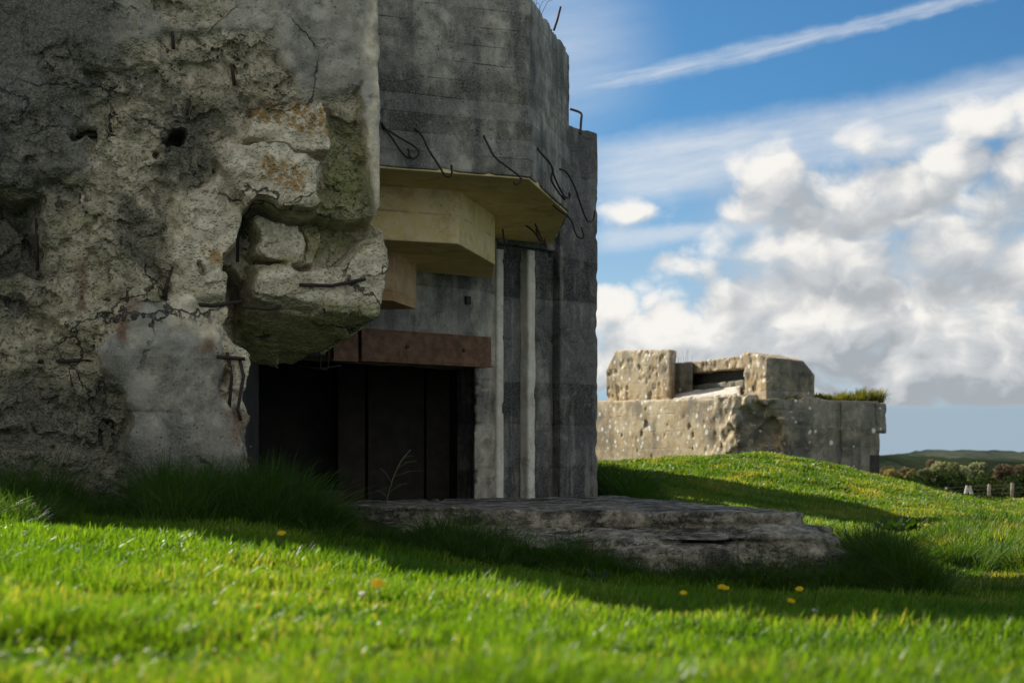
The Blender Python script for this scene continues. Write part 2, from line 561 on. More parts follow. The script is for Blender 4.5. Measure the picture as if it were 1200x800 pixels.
def build_sky():
    t = T(w.node_tree)
    out = t.n.new('ShaderNodeOutputWorld'); bg = t.n.new('ShaderNodeBackground')
    sky = t.n.new('ShaderNodeTexSky'); sky.sky_type = 'NISHITA'; sky.sun_disc = False
    sky.sun_elevation = SUN_EL; sky.sun_rotation = SUN_AZ
    sky.air_density = 1.0; sky.dust_density = .6; sky.ozone_density = 3.0
    D = t.n.new('ShaderNodeTexCoord').outputs['Generated']
    x, y, z = t.xyz(D)
    az = t.m('ARCTAN2', x, y)
    el = t.m('ARCSINE', z)
    A = lambda px: math.atan((px - 600) / F)
    E = lambda py, px=900: math.atan((HY - py) / F * math.cos(A(px)))
    V = t.comb(az, t.m('MULTIPLY', el, 1.45), 0)
    skyc = t.mix(1.0, sky.outputs[0], (.36, .70, .90), 'MULTIPLY')

    def band(p0, p1, w0, w1, wob, sc):
        a0, e0, a1, e1 = A(p0[0]), E(p0[1], p0[0]), A(p1[0]), E(p1[1], p1[0])
        L = math.hypot(a1 - a0, e1 - e0); ux, uy = (a1 - a0) / L, (e1 - e0) / L
        ra, re = t.m('SUBTRACT', az, a0), t.m('SUBTRACT', el, e0)
        s_ = t.m('DIVIDE', t.m('ADD', t.m('MULTIPLY', ra, ux), t.m('MULTIPLY', re, uy)), L)
        t_ = t.m('SUBTRACT', t.m('MULTIPLY', re, ux), t.m('MULTIPLY', ra, uy))
        nn = t.m('MULTIPLY', t.m('SUBTRACT', t.noise(V, sc, 5, .6), .5), wob)
        wd = t.mr(s_, 0, 1, w0, w1)
        q = t.m('DIVIDE', t.m('ADD', t_, nn), wd)
        along = t.m('MULTIPLY', t.ss(s_, -.1, .1), t.ss(s_, 1.25, .85))
        fwd = t.m('GREATER_THAN', y, 0)
        return q, t.m('MULTIPLY', along, fwd), s_, t_
    px = 1 / F
    # thin trail
    q, al, s_, t_ = band((672, 103), (1150, -6), 17 * px, 9 * px, 14 * px, 45)
    fibre = t.noise(t.comb(t.m('MULTIPLY', s_, 6), t.m('MULTIPLY', t_, 260), 0), 1.0, 5, .6)
    trail = t.m('MULTIPLY', t.ss(t.m('ABSOLUTE', q), 1.15, .1), t.m('MULTIPLY', al, t.mr(fibre, .3, .7, .2, .62)))
    # wide veil
    q2, al2, s2, t2 = band((690, 205), (1210, 112), 46 * px, 40 * px, 44 * px, 13)
    f2 = t.noise(t.comb(t.m('MULTIPLY', s2, 3.5), t.m('MULTIPLY', t2, 75), 3), 1.0, 6, .62)
    veil = t.m('MULTIPLY', t.ss(t.m('ABSOLUTE', q2), 1.2, .35), t.m('MULTIPLY', al2, t.mr(f2, .25, .7, .35, .8)))
    q3, al3, s3, t3 = band((700, 283), (905, 262), 17 * px, 10 * px, 22 * px, 25)
    veil3 = t.m('MULTIPLY', t.ss(t.m('ABSOLUTE', q3), 1.2, .2), t.m('MULTIPLY', al3, t.mr(f2, .25, .7, .3, .6)))
    pa_ = t.m('POWER', t.m('ADD', t.m('POWER', t.m('MULTIPLY', t.m('SUBTRACT', az, A(660)), 1 / (150 * px)), 2), t.m('POWER', t.m('MULTIPLY', t.m('SUBTRACT', el, E(60, 660)), 1 / (130 * px)), 2)), .5)
    veil4 = t.m('MULTIPLY', t.ss(pa_, 1.0, .0), t.mr(f2, .2, .7, .25, .5))
    thin = t.m('MAXIMUM', t.m('MAXIMUM', trail, veil), t.m('MAXIMUM', veil3, veil4))
    skyc = t.mix(t.m('MULTIPLY', t.ss(el, E(120), E(420)), .62), skyc, (5.2, 6.4, 7.6))
    col = t.mix(thin, skyc, (7.4, 7.7, 8.0))

    # heaped clouds, three banks one behind the other
    V2 = t.comb(az, t.m('MULTIPLY', el, 1.35), 0)
    wn = t.n.new('ShaderNodeTexNoise'); wn.noise_dimensions = '2D'; t.put(wn.inputs['Vector'], V2)
    wn.inputs['Scale'].default_value = 16; wn.inputs['Detail'].default_value = 2
    Vw = t.vm('ADD', V2, t.vm('MULTIPLY', t.vm('SUBTRACT', wn.outputs['Color'], (.5, .5, .5)), (.030, .026, 0)))

    def n2d(p, sc, det, rough):
        n = t.n.new('ShaderNodeTexNoise'); n.noise_dimensions = '2D'
        t.put(n.inputs['Vector'], p); n.inputs['Scale'].default_value = sc
        n.inputs['Detail'].default_value = det; n.inputs['Roughness'].default_value = rough
        return n.outputs[0]

    def v2d(p, sc):
        n = t.n.new('ShaderNodeTexVoronoi'); n.voronoi_dimensions = '2D'
        t.put(n.inputs['Vector'], p); n.inputs['Scale'].default_value = sc
        return n.outputs['Distance']

    def puff(p, seed):
        q = t.vm('ADD', p, (seed * 3.1, seed * 1.7, 0))
        a_ = t.m('MULTIPLY', t.m('SUBTRACT', n2d(q, 17, 10, .60), .5), 1.9)
        b_ = v2d(q, 26); c_ = v2d(q, 62)
        a_ = t.m('ADD', a_, t.m('MULTIPLY', t.m('SUBTRACT', .22, t.m('MULTIPLY', b_, b_)), 1.0))
        return t.m('ADD', a_, t.m('MULTIPLY', t.m('SUBTRACT', .22, t.m('MULTIPLY', c_, c_)), .30))

    def heap(p, ell, seed, wide):
        sx, sy, _ = t.xyz(p)
        M = None
        for cx, cy, rx, ry, wt in ell:
            dx = t.m('MULTIPLY', t.m('SUBTRACT', sx, A(cx)), 1 / (rx * px))
            dy = t.m('MULTIPLY', t.m('SUBTRACT', sy, E(cy, cx) * 1.35), 1 / (ry * px * 1.35))
            g = t.m('SUBTRACT', 1.2, t.m('POWER', t.m('ADD', t.m('MULTIPLY', dx, dx), t.m('MULTIPLY', dy, dy)), .5))
            g = t.m('MULTIPLY', g, wt)
            M = g if M is None else t.m('SMOOTH_MAX', M, g, .3)
        M = t.m('MAXIMUM', t.m('MINIMUM', M, .8), -2)
        if wide is not None: M = t.m('MAXIMUM', M, wide)
        return t.m('ADD', M, puff(p, seed))

    far = t.m('SUBTRACT', n2d(V2, 2.2, 2, .5), t.mr(y, .3, -.2, .74, .44))     # scattered heaps elsewhere, thickened behind the camera as added fill light
    side = t.ss(t.m('ABSOLUTE', t.m('SUBTRACT', az, .16)), .35, .5)
    wide = t.m('MINIMUM', t.m('SUBTRACT', t.m('MULTIPLY', far, 5), t.m('MULTIPLY', t.m('SUBTRACT', 1, side), 9)), .7)
    back = t.ss(y, .1, -.4)

    def bank(ell, seed, wide, e_top, e_bot, base_col, mid_col, top_col, soft, dim=0.0):
        d0 = heap(Vw, ell, seed, wide)
        d1 = heap(t.vm('ADD', Vw, (-.012, .030, 0)), ell, seed, wide)
        al = t.ss(d0, .0, soft)
        lit = t.m('ADD', t.m('MULTIPLY', t.m('SUBTRACT', d0, d1), .75), .52 - dim)
        lit = t.m('SUBTRACT', lit, t.m('MULTIPLY', t.ss(el, e_top, e_bot), .34))
        lit = t.m('ADD', lit, t.m('MULTIPLY', t.ss(az, A(1050), A(700)), .14))
        c = t.mix(t.ss(lit, .05, .5), base_col, mid_col)
        c = t.mix(t.ss(lit, .40, 1.25), c, top_col)
        return al, t.mix(back, c, (14.0, 13.2, 11.8))  # unseen clouds behind the camera, brightened to fill the shade
    GREY, MID, TOP = (3.7, 4.0, 4.3), (5.5, 5.7, 5.9), (9.2, 8.9, 8.4)
    banks = [
        bank([(1090, 405, 270, 72, 1.1), (930, 430, 220, 70, 1.1), (745, 425, 130, 52, 1.0), (600, 425, 130, 52, .9), (880, 372, 80, 40, .9), (1000, 450, 300, 40, 1.2), (780, 395, 190, 56, .95), (960, 400, 260, 70, 1.1)],
             1.0, wide, E(375), E(478), GREY, MID, TOP, .64),
        bank([(885, 335, 62, 40, 1), (985, 330, 95, 44, 1), (1090, 305, 110, 42, 1.05), (1190, 285, 90, 46, 1.05), (960, 300, 150, 44, .9), (1100, 290, 190, 56, 1.1)],
             2.0, None, E(285), E(352), (4.0, 4.3, 4.6), MID, TOP, .85),
        bank([(1150, 212, 100, 46, 1.05), (1080, 235, 70, 30, .9), (925, 215, 66, 44, 1), (880, 250, 46, 20, .8), (1160, 140, 46, 32, .95), (1210, 150, 40, 40, .9),
              (1110, 205, 150, 56, .92), (1000, 235, 110, 40, .8), (800, 306, 50, 17, .8), (735, 250, 30, 14, .55)], 3.0, None, E(185), E(268), (4.2, 4.5, 4.8), MID, TOP, .85),
    ]
    base_cut = t.ss(t.m('ADD', el, t.m('MULTIPLY', t.m('SUBTRACT', n2d(V2, 22, 3, .5), .5), .006)), E(481), E(474))
    # pale rain haze under the flat cloud base
    low = t.m('MULTIPLY', t.ss(el, E(440), E(490)), .85)
    col = t.mix(low, col, (3.3, 4.2, 5.1))
    # thin grey sheet between the heaps
    sh = t.ss(n2d(Vw, 9, 7, .6), .36, .66)
    sh = t.m('MULTIPLY', sh, t.m('MULTIPLY', t.ss(az, A(790), A(960)), t.m('MULTIPLY', t.ss(el, E(120), E(240)), t.ss(az, .7, .5))))
    col = t.mix(t.m('MULTIPLY', t.m('MULTIPLY', sh, .8), base_cut), col, (5.2, 5.6, 6.0))
    for al_, c_ in banks:
        col = t.mix(t.m('MULTIPLY', al_, t.m('MULTIPLY', base_cut, .96)), col, c_)
    bg.inputs[1].default_value = .060
    t.put(bg.inputs[0], col)
    t.l.new(bg.outputs[0], out.inputs[0])


build_sky()
w.cycles.sampling_method = 'MANUAL'
w.cycles.sample_map_resolution = 256
SC.view_settings.view_transform = 'Standard'
SC.view_settings.look = 'None'
SC.view_settings.exposure = 0.8
SC.view_settings.gamma = 1
SC.view_settings.use_curve_mapping = False
SC.render.engine = 'CYCLES'
SC.cycles.use_denoising = True
SC.cycles.max_bounces = 7
SC.cycles.diffuse_bounces = 4
SC.cycles.transmission_bounces = 4
SC.cycles.transparent_max_bounces = 8
SC.cycles.sample_clamp_indirect = 6

# ------------------------------------------------------------------ terrain
# (x, y, metres below the eye)
TP = [(-1.5, .5, .43), (0, .5, .43), (1.5, .5, .46), (-4, .5, .40), (4, .5, .52), (-1, -2.5, .45), (1, -2.5, .45),
      (-2, 3, .37), (-1, 3, .375), (-.35, 3.7, .39), (1, 3, .47), (2.5, 3.5, .58), (-6, 4, .3),
      (-3, 6, .36), (-1.2, 7.0, .43), (0, 5.2, .50), (.98, 6.7, .66), (1.6, 6.7, .68), (4, 6.5, .8),
      (-4, 9.6, .40), (-2.6, 10.2, .40), (-1.6, 10.3, .47), (-7, 9, .3), (-9, 14, .3),
      (-1.4, 11.6, .48), (-.5, 10.4, .74), (.5, 9.9, .85), (1.5, 9.6, .89), (2.4, 9.6, .90), (3.1, 10, .96),
      (-1.2, 14, .5), (1.6, 14, .6), (0, 16, .5), (-2, 18, .5), (2.7, 12.6, .95),
      (3.6, 13, 1.07), (6, 14, 1.08), (10, 13, 1.05), (4.6, 17, 1.0), (1.4, 18.5, .48), (1.9, 21, .42), (2.2, 25, .40),
      (6.2, 25.5, .84), (4.6, 23.5, .80), (9, 22, .92), (14, 24, 1.0), (3.6, 22, .66),
      (1.9, 32, .12), (3.2, 36, .0), (4.9, 37, -.20), (6.3, 37.5, -.32), (8.4, 35.5, .15), (9.3, 34.5, .52), (10.6, 35, .84),
      (5.0, 30, .36), (7.2, 31, .50), (3.3, 29, .36), (12.5, 36, 1.0), (0, 36, .0), (-6, 36, 0), (-12, 30, .2),
      (11.5, 46, .7), (6, 46, .3), (0, 46, .2), (-6, 50, .3), (16, 45, 1.2),
      (20, 60, 1.5), (30, 80, 1.85), (10, 80, 1.7), (24, 79, 1.8), (60, 80, 2.0), (-20, 80, 1.2), (-60, 80, 1),
      (40, 120, 3.6), (25, 115, 3.6), (80, 130, 4), (-40, 130, 3), (40, 200, 5), (100, 220, 5), (-60, 220, 5),
      (100, 500, 6), (-200, 500, 6), (400, 500, 6), (0, 1500, 3), (700, 1500, 3), (-700, 1500, 3), (0, 3000, 3), (1500, 3000, 3),
      (-1500, 3000, 3), (-30, 40, .4), (-16, 18, .35), (22, 14, 1.1), (10, 4, .9), (-10, 1, .3), (12, -2, .9), (-8, -2.6, .4)]
TP = np.array(TP, float)


def warp(x, y):
    q = np.maximum(np.asarray(y, float), -3.2) + 4
    return np.asarray(x, float) / q * 1.6, np.log(q)


_u, _w = warp(TP[:, 0], TP[:, 1])
_c2 = .03
_K = np.sqrt((_u[:, None] - _u[None]) ** 2 + (_w[:, None] - _w[None]) ** 2 + _c2) + np.eye(len(TP)) * -.004
_Z = np.concatenate([np.concatenate([_K, np.ones((len(TP), 1))], 1), np.ones((1, len(TP) + 1))])
_Z[-1, -1] = 0
_C = np.linalg.solve(_Z, np.concatenate([-TP[:, 2], [0]]))


def ground(x, y):
    x = np.atleast_1d(np.asarray(x, float)); y = np.atleast_1d(np.asarray(y, float))
    r = np.zeros(len(x))
    for a in range(0, len(x), 100000):
        u, w_ = warp(x[a:a + 100000], y[a:a + 100000])
        K = np.sqrt((u[:, None] - _u[None]) ** 2 + (w_[:, None] - _w[None]) ** 2 + _c2)
        r[a:a + 100000] = K @ _C[:-1] + _C[-1]
    P = np.stack([x, y, np.zeros_like(x)], 1)
    amp = np.clip(.012 + .0012 * y, .012, .05)
    r += amp * fbm(P, .9, 3, 11) * np.where(y < 60, 1, .0)
    # soft bank of soil at the right-hand end of the platform
    r += .14 * np.exp(-(((x - 2.80) / .20) ** 2 + ((y - 10.75) / .75) ** 2))
    return r


def g1(x, y):
    return float(ground([x], [y])[0])


# ------------------------------------------------------------------ materials
M_wall = concrete('broken concrete', (.20, .185, .135), (.03, .032, .024), pale=(.45, .42, .33), board=.42, dark_amt=.55, moss_amt=.4,
                  fresh=True, orange=1, bump=.9)
M_visor = concrete('dark board marked concrete', (.175, .162, .118), (.016, .017, .012), pale=(.46, .43, .33), board=.165, dark_amt=.72, moss_amt=.25, streak=.5, bump=.8)
M_buff = concrete('bounce-tinted buff concrete', (.78, .56, .19), (.36, .23, .08), pale=(.86, .67, .33), moss=(.22, .16, .03), board=.3, dark_amt=.42, moss_amt=.15, streak=.3, bump=.35)  # ochre concrete with yellow bounce light worked into the colour
M_rear = concrete('stained concrete', (.28, .25, .175), (.02, .021, .017), pale=(.52, .46, .34), board=.5, wash=.3, dark_amt=.62, moss_amt=.2, streak=.5, bump=.4)
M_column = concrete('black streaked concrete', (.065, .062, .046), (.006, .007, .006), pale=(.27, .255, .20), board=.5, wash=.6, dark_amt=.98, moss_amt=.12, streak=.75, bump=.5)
M_rib = concrete('pale limewashed concrete', (.55, .50, .38), (.13, .125, .10), pale=(.70, .66, .54), board=.0, dark_amt=.1, moss_amt=.1, streak=.7, bump=.35)
M_room = plain('dark inner concrete', (.02, .018, .015), (.05, .042, .032), 3)  # near-black base colour for surfaces inside the openings
M_slab = concrete('worn platform concrete', (.125, .112, .076), (.008, .008, .006), pale=(.42, .385, .29), dark_amt=.55, moss_amt=.25, streak=.1, bump=1.0, scale=2.2, speck=.85)
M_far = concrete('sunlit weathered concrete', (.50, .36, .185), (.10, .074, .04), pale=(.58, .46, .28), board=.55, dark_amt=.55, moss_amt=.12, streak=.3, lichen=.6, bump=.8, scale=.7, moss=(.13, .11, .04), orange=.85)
M_far_dark = concrete('moss and shade concrete', (.20, .18, .115), (.03, .031, .02), pale=(.36, .32, .22), board=.55, dark_amt=.75, moss_amt=.4, streak=.4, lichen=.15, bump=.9, scale=.8, orange=.2)  # shaded-side copy: moss plus shade darkened into the colour
M_far_pale = concrete('pale rubble concrete', (.45, .40, .32), (.16, .14, .11), pale=(.60, .55, .46), dark_amt=.2, moss_amt=.1, lichen=.1, bump=1.0)
M_rust = plain('rusted steel', (.085, .041, .019), (.19, .10, .05), 9, .85, .5)
M_rustd = plain('dark rusted steel', (.03, .013, .008), (.075, .03, .015), 14, .85, .5)
M_rustp = concrete('rust stained concrete', (.50, .27, .10), (.22, .09, .03), pale=(.62, .40, .18), board=.35, dark_amt=.3, moss_amt=.05, streak=.5, bump=.4)
M_bar = plain('black rebar', (.012, .010, .009), (.04, .024, .016), 30, .8, .4)
M_wood = plain('grey weathered timber', (.22, .18, .12), (.42, .36, .26), 6, .85, .4)
M_wire = plain('dull wire', (.03, .03, .03), (.06, .055, .05), 6, .8, .1, .0)
M_bark = plain('bark', (.035, .028, .02), (.09, .07, .05), 8, .9, .6)
M_soil = None


def build_soil():
    m, t, b, out = new_mat('turf ground')
    P = t.pos()
    y = t.xyz(P)[1]
    n = t.noise(P, 3, 6, .65)
    n2 = t.noise(P, .7, 4, .6)
    c = t.mix(t.ss(n, .35, .7), (.022, .034, .008), (.055, .075, .016))
    c = t.mix(t.m('MULTIPLY', t.ss(n2, .5, .7), .5), c, (.085, .072, .022))
    pa = t.attr('bare')
    c = t.mix(pa, c, t.mix(n, (.17, .125, .07), (.34, .28, .19)))
    fr = t.ss(y, 55, 130)
    wood = t.mix(t.ss(t.noise(P, .02, 6, .7), .4, .6), (.03, .035, .022), (.075, .07, .045))
    c = t.mix(fr, c, wood)
    t.put(b.inputs['Base Color'], c)
    b.inputs['Roughness'].default_value = 1
    b.inputs['Specular IOR Level'].default_value = .02
    t.put(b.inputs['Normal'], t.bump(t.noise(P, 24, 6, .7), .8, .03))
    return m


def bare_amt(x, y):
    # worn track at the right, in front of the field
    cx = 14.8 - 1.0 * (x - 3.64)
    n = vnoise(np.stack([x, y, 0 * x], 1), 1.3, 5) * .35
    return sstep(1.0, .3, np.abs(y - cx + n) / .6) * sstep(3.1, 3.5, x) * sstep(9, 7, x) * .95


M_soil = build_soil()
nu, nw = 420, 520
uu = np.linspace(-1, 1, nu)
uu = (np.sign(uu) * (np.abs(uu) ** 1.6) * 2.0 + uu * .9)
ww = np.concatenate([np.linspace(0.2, math.log(64), 400), np.linspace(math.log(66), math.log(9000), 120)])
U, W_ = np.meshgrid(uu, ww, indexing='ij')
Q = np.exp(W_)
gx = (U * Q / 1.6).ravel(); gy = (Q - 4).ravel()
gz = ground(gx, gy)
ii, jj = np.meshgrid(np.arange(nu - 1), np.arange(nw - 1), indexing='ij')
a = (ii * nw + jj).ravel()
quads = np.stack([a, a + nw, a + nw + 1, a + 1], 1)
me = mesh_np('ground', np.stack([gx, gy, gz], 1), quads, np.full(len(quads), 4), True, {'bare': bare_amt(gx, gy)})
tag(link('ground', me, M_soil), kind='structure')

# ------------------------------------------------------------------ near bunker
BK = empty('gun_bunker', (-1.0, 14.0, -.5))
tag(BK, 'huge blast-scarred dark concrete bunker with black gun opening and jutting stepped visor', 'bunker')

# --- the shattered pier and wall on the left. Local frame: u along the wall, w outwards, v up
O2 = np.array([-4.0, 10.25]); A2 = np.array([.938, .347]); N2 = np.array([.347, -.938])


def pw(px, py):
    k = (px - 600) / F
    # O.x + A.x u = k (O.y + A.y u)
    u = (k * O2[1] - O2[0]) / (A2[0] - k * A2[1])
    Y = O2[1] + A2[1] * u
    return (u, (HY - py) / F * Y)


RELIEF = [  # depth into the wall (m), softness, outline on the wall in photo rows and columns, fresh break?
    (.02, .05, [(-90, -300), (480, -300), (480, 62), (405, 118), (345, 108), (300, 40), (200, 30), (130, 62), (95, 205), (-90, 212)], .28),
    (.0, .03, [(330, -300), (480, -300), (480, 62), (405, 112), (350, 95), (322, 30)], .12),
    (.05, .03, [(60, 40), (120, 60), (135, 120), (90, 150), (40, 120)], .9),
    (.06, .03, [(140, -30), (250, -60), (270, 20), (200, 30)], .8),
    (.07, .03, [(0, 120), (60, 140), (80, 195), (0, 200)], .8),
    (.15, .03, [(105, 75), (330, 62), (345, 125), (300, 180), (250, 200), (232, 300), (165, 222), (100, 215)], 1),
    (.06, .03, [(255, 40), (318, 45), (350, 112), (320, 122), (290, 110)], 1),
    (.17, .02, [(-90, 212), (100, 214), (172, 222), (160, 240), (60, 236), (-90, 240)], 1),
    (.20, .02, [(84, 150), (138, 150), (140, 158), (84, 156)], 1),
    (.52, .05, [(-90, 222), (38, 226), (46, 310), (20, 322), (-90, 318)], 1),
    (.00, .02, [(418, -300), (480, -300), (480, 258), (436, 258), (428, 150)], 0),
    (.02, .025, [(152, 352), (222, 343), (258, 378), (266, 470), (284, 505), (296, 680), (150, 680), (142, 470), (112, 412)], 0),
    (.20, .025, [(-90, 348), (36, 352), (108, 412), (157, 500), (150, 540), (90, 530), (-90, 520)], 1),
    (.10, .03, [(-90, 350), (20, 360), (36, 420), (30, 500), (-90, 500)], 1),
    (.16, .03, [(384, 120), (424, 140), (434, 250), (440, 262), (372, 250), (368, 190)], 1),
    (.09, .02, [(392, 118), (425, 130), (420, 152), (400, 140)], 1),
    (-.09, .014, [(284, 162), (300, 136), (345, 117), (386, 119), (388, 182), (360, 184), (318, 170)], 1),
    (-.17, .014, [(256, 182), (275, 168), (330, 176), (369, 196), (367, 238), (330, 244), (284, 238), (262, 216)], 1),
    (.00, .04, [(212, 240), (262, 205), (282, 240), (300, 300), (262, 345), (210, 340), (196, 290)], 1),
    (.46, .03, [(284, 243), (372, 247), (440, 264), (448, 272), (446, 292), (395, 306), (366, 314), (306, 306), (298, 330), (300, 420), (268, 352), (268, 318)], 1),
    (.85, .03, [(268, 300), (288, 310), (300, 345), (300, 420), (268, 372)], 1),
    (.16, .02, [(303, 250), (354, 253), (366, 302), (340, 310), (303, 292)], 1),
    (.26, .02, [(358, 258), (385, 262), (380, 300), (366, 302)], 1),
    (.08, .03, [(306, 306), (366, 312), (400, 300), (452, 268), (470, 290), (470, 420), (300, 420), (300, 330)], 1),
]
RELIEF = [(d, s, [pw(*p) for p in poly], fr) for d, s, poly, fr in RELIEF]
HOLES = [(pw(208, 151), .075, .5), (pw(190, 171), .028, .25), (pw(236, 312), .03, .1)]


def uvw(px_poly): return [pw(*p) for p in px_poly]


def relief(G):
    u, v = G[:, 0], G[:, 2]
    P = np.stack([u, 0 * u, v], 1)
    ju = u + .045 * fbm(P, 5, 3, 21); jv = v + .045 * fbm(P, 5, 3, 31)
    d = np.full(len(u), .09, np.float32); fr = np.ones(len(u), np.float32)
    for dep, soft, poly, f in RELIEF:
        k = sstep(soft, -soft, poly_sd(poly, ju, jv))
        d = d * (1 - k) + dep * k
        fr = fr * (1 - k) + f * k
    for (hu, hv), r, dep in HOLES:
        k = sstep(r * 1.15, r * .8, np.hypot(ju - hu, jv - hv))
        d = d * (1 - k) + dep * k
        fr = fr * (1 - k) + k
    return d, fr


UE = pw(292, 500)[0]
UR = pw(446, 200)[0]


CA, CB = pw(360, 431), pw(458, 364)
_cl = math.hypot(CB[0] - CA[0], CB[1] - CA[1])
CN = ((CB[1] - CA[1]) / _cl, -(CB[0] - CA[0]) / _cl)


def wall_base(G):
    u, w_, v = G[:, 0], G[:, 1], G[:, 2]
    # relief only depends on (u, v): evaluate on unique columns
    key = np.round(u * 5000).astype(np.int64) * 100003 + np.round((v + 5) * 5000).astype(np.int64)
    _, first, inv = np.unique(key, return_index=True, return_inverse=True)
    d, fr = relief(G[first])
    d = d[inv]
    ur = UR + .05 * sstep(2.05, 1.75, v) * sstep(.9, 1.4, v) - .03 * sstep(.12, .0, np.abs(v - 1.98))
    f = np.maximum((w_ + d) * .8, -(w_ + 1.15))
    f = np.maximum(f, u - ur)
    f = np.maximum(f, -u - .25)
    f = np.maximum(f, v - 4.22)
    tt = np.clip((u - UE) / (UR - UE), 0, 1)
    vb = 1.40 * (1 - tt) + 1.22 * tt + (.46 - .08 * tt) * np.minimum(w_, 0) + .10 * sstep(.12, 0, np.abs(tt - .5)) * 0
    P = G[:, [0, 2, 1]]
    edge = UE + .05 * np.sin(v * 9) * sstep(.2, 1, v) - .05 * sstep(.3, -.4, v) * 0
    f = np.maximum(f, np.minimum(u - edge, (vb - v) * .9))
    # broken lower corner of the hanging block
    f = np.maximum(f, (u - CA[0]) * CN[0] + (v - CA[1]) * CN[1] + np.where((v < 1.32) & (u > UE + .12), 0, -2))
    return f


def mask_polys(polys, soft, seed):
    polys = [uvw(p) for p in polys]
    def fn(v):
        u = v[:, 0] + .06 * fbm(v, 4, 4, seed); vv = v[:, 2] + .06 * fbm(v, 4, 4, seed + 7)
        m = np.zeros(len(v), np.float32)
        for p in polys:
            m = np.maximum(m, sstep(soft, -soft, poly_sd(p, u, vv)))
        return m
    return fn


st_fn = mask_polys([[(-90, -300), (90, -300), (150, 40), (110, 130), (70, 230), (-90, 240)],  # upper left: frame vignette painted in along with real stains
                    [(-90, 220), (60, 220), (55, 330), (-90, 335)],
                    [(-90, 440), (150, 440), (160, 520), (290, 540), (290, 640), (-90, 640)],
                    [(190, 110), (285, 120), (250, 200), (195, 210)]], .16, 81)
gr_fn = mask_polys([[(372, 120), (440, 150), (440, 270), (360, 250)], [(280, 240), (450, 262), (450, 300), (300, 320)],
                    [(255, 350), (352, 364), (458, 360), (470, 450), (280, 450)]], .08, 91)
cl_fn = mask_polys([[(200, 250), (262, 200), (285, 245), (300, 310), (265, 400), (205, 380)], [(256, 170), (300, 134), (388, 118), (388, 180), (369, 240), (285, 240)],
                    [(303, 250), (356, 253), (366, 302), (303, 300)], [(302, 318), (380, 300), (452, 268), (458, 352), (352, 356), (312, 345)],
                    [(262, 350), (296, 360), (296, 480), (268, 470)], [(434, -50), (447, -50), (447, 360), (436, 350)]], .05, 101)
ru_fn = mask_polys([[(226, 335), (246, 335), (248, 410), (228, 410)], [(262, 405), (296, 405), (294, 520), (262, 520)], [(140, 345), (158, 345), (156, 400), (142, 400)], [(345, 330), (440, 322), (436, 345), (350, 345)], [(90, 300), (102, 300), (102, 360), (90, 360)]], .025, 121)
or_fn = mask_polys([[(300, 128), (385, 120), (388, 165), (330, 150)], [(310, 190), (365, 200), (350, 235), (300, 215)], [(232, 285), (262, 285), (262, 312), (235, 312)],
                    [(300, 120), (350, 118), (345, 140), (300, 150)]], .02, 111)


def wall_detail(G):
    d, fr = relief(G)
    back = sstep(-.3, -.5, G[:, 1])
    fr = np.maximum(fr, back)
    under = sstep(1.5, 1.3, G[:, 2]) * sstep(UE - .12, UE + .02, G[:, 0])
    fr = np.maximum(fr, under)
    gw = G + .05 * np.stack([fbm(G, 6, 3, 54), fbm(G, 6, 3, 64), fbm(G, 6, 3, 74)], 1)
    cal = 1 - .62 * under * sstep(-.06, -.2, G[:, 1])
    blk = cl_fn(np.stack([G[:, 0], 0 * G[:, 1], G[:, 2]], 1))
    hang = sstep(UE + .05, UE + .2, G[:, 0]) * sstep(2.05, 1.9, G[:, 2])
    cal = cal * (1 - .6 * np.maximum(blk, hang))
    r = fr * cal * .88 * (.045 * chunk(gw, 3.2, 3) + .052 * chunk(gw, 7.0, 23) + .026 * chunk(gw, 16.0, 27) + .012 * fbm(G, 12, 4, 51, .6))
    r += hang * .035 * chunk(G + .02 * np.stack([fbm(G, 7, 3, 55), fbm(G, 7, 3, 65), fbm(G, 7, 3, 75)], 1), 2.3, 93, 1.4)
    r += (1 - fr) * .03 * np.maximum(0, fbm(G, 2.6, 5, 87, .6) - .12)
    r += .003 * fbm(G, 3, 3, 61)
    # worn right-hand arris
    r += .02 * np.maximum(0, fbm(G, 6, 3, 71)) * sstep(.12, .0, np.abs(G[:, 0] - UR)) * (1 - fr)
    return r


def wall_xf(v):
    return np.stack([O2[0] + A2[0] * v[:, 0] + N2[0] * v[:, 1], O2[1] + A2[1] * v[:, 0] + N2[1] * v[:, 1], v[:, 2]], 1)


def fresh_fn(v):
    d, fr = relief(v)
    fr = np.maximum(fr, sstep(-.1, -.2, v[:, 1]))
    return fr


wall = net_obj('broken_wall', M_wall, BK, (-.3, -1.2, -.95), (3.35, .32, 4.3), .0165, wall_base, wall_detail, .16, wall_xf,
               {'fresh': fresh_fn, 'stain_shade': st_fn, 'green': gr_fn, 'clean': cl_fn, 'orange': or_fn, 'rust': ru_fn})
wall.data.set_sharp_from_angle(angle=math.radians(32))
wall['label'] = 'shattered concrete wall with hanging broken block and exposed aggregate'


def wpt(px, py, out=.0):
    u, v = pw(px, py)
    p = wall_xf(np.array([[u, out, v]]))[0]
    return Vector(p)


def bar(pts, r, parent, name='reinforcing_bar', n=6):
    return MB().tube(pts, r, n).build(name, M_bar, parent, True)


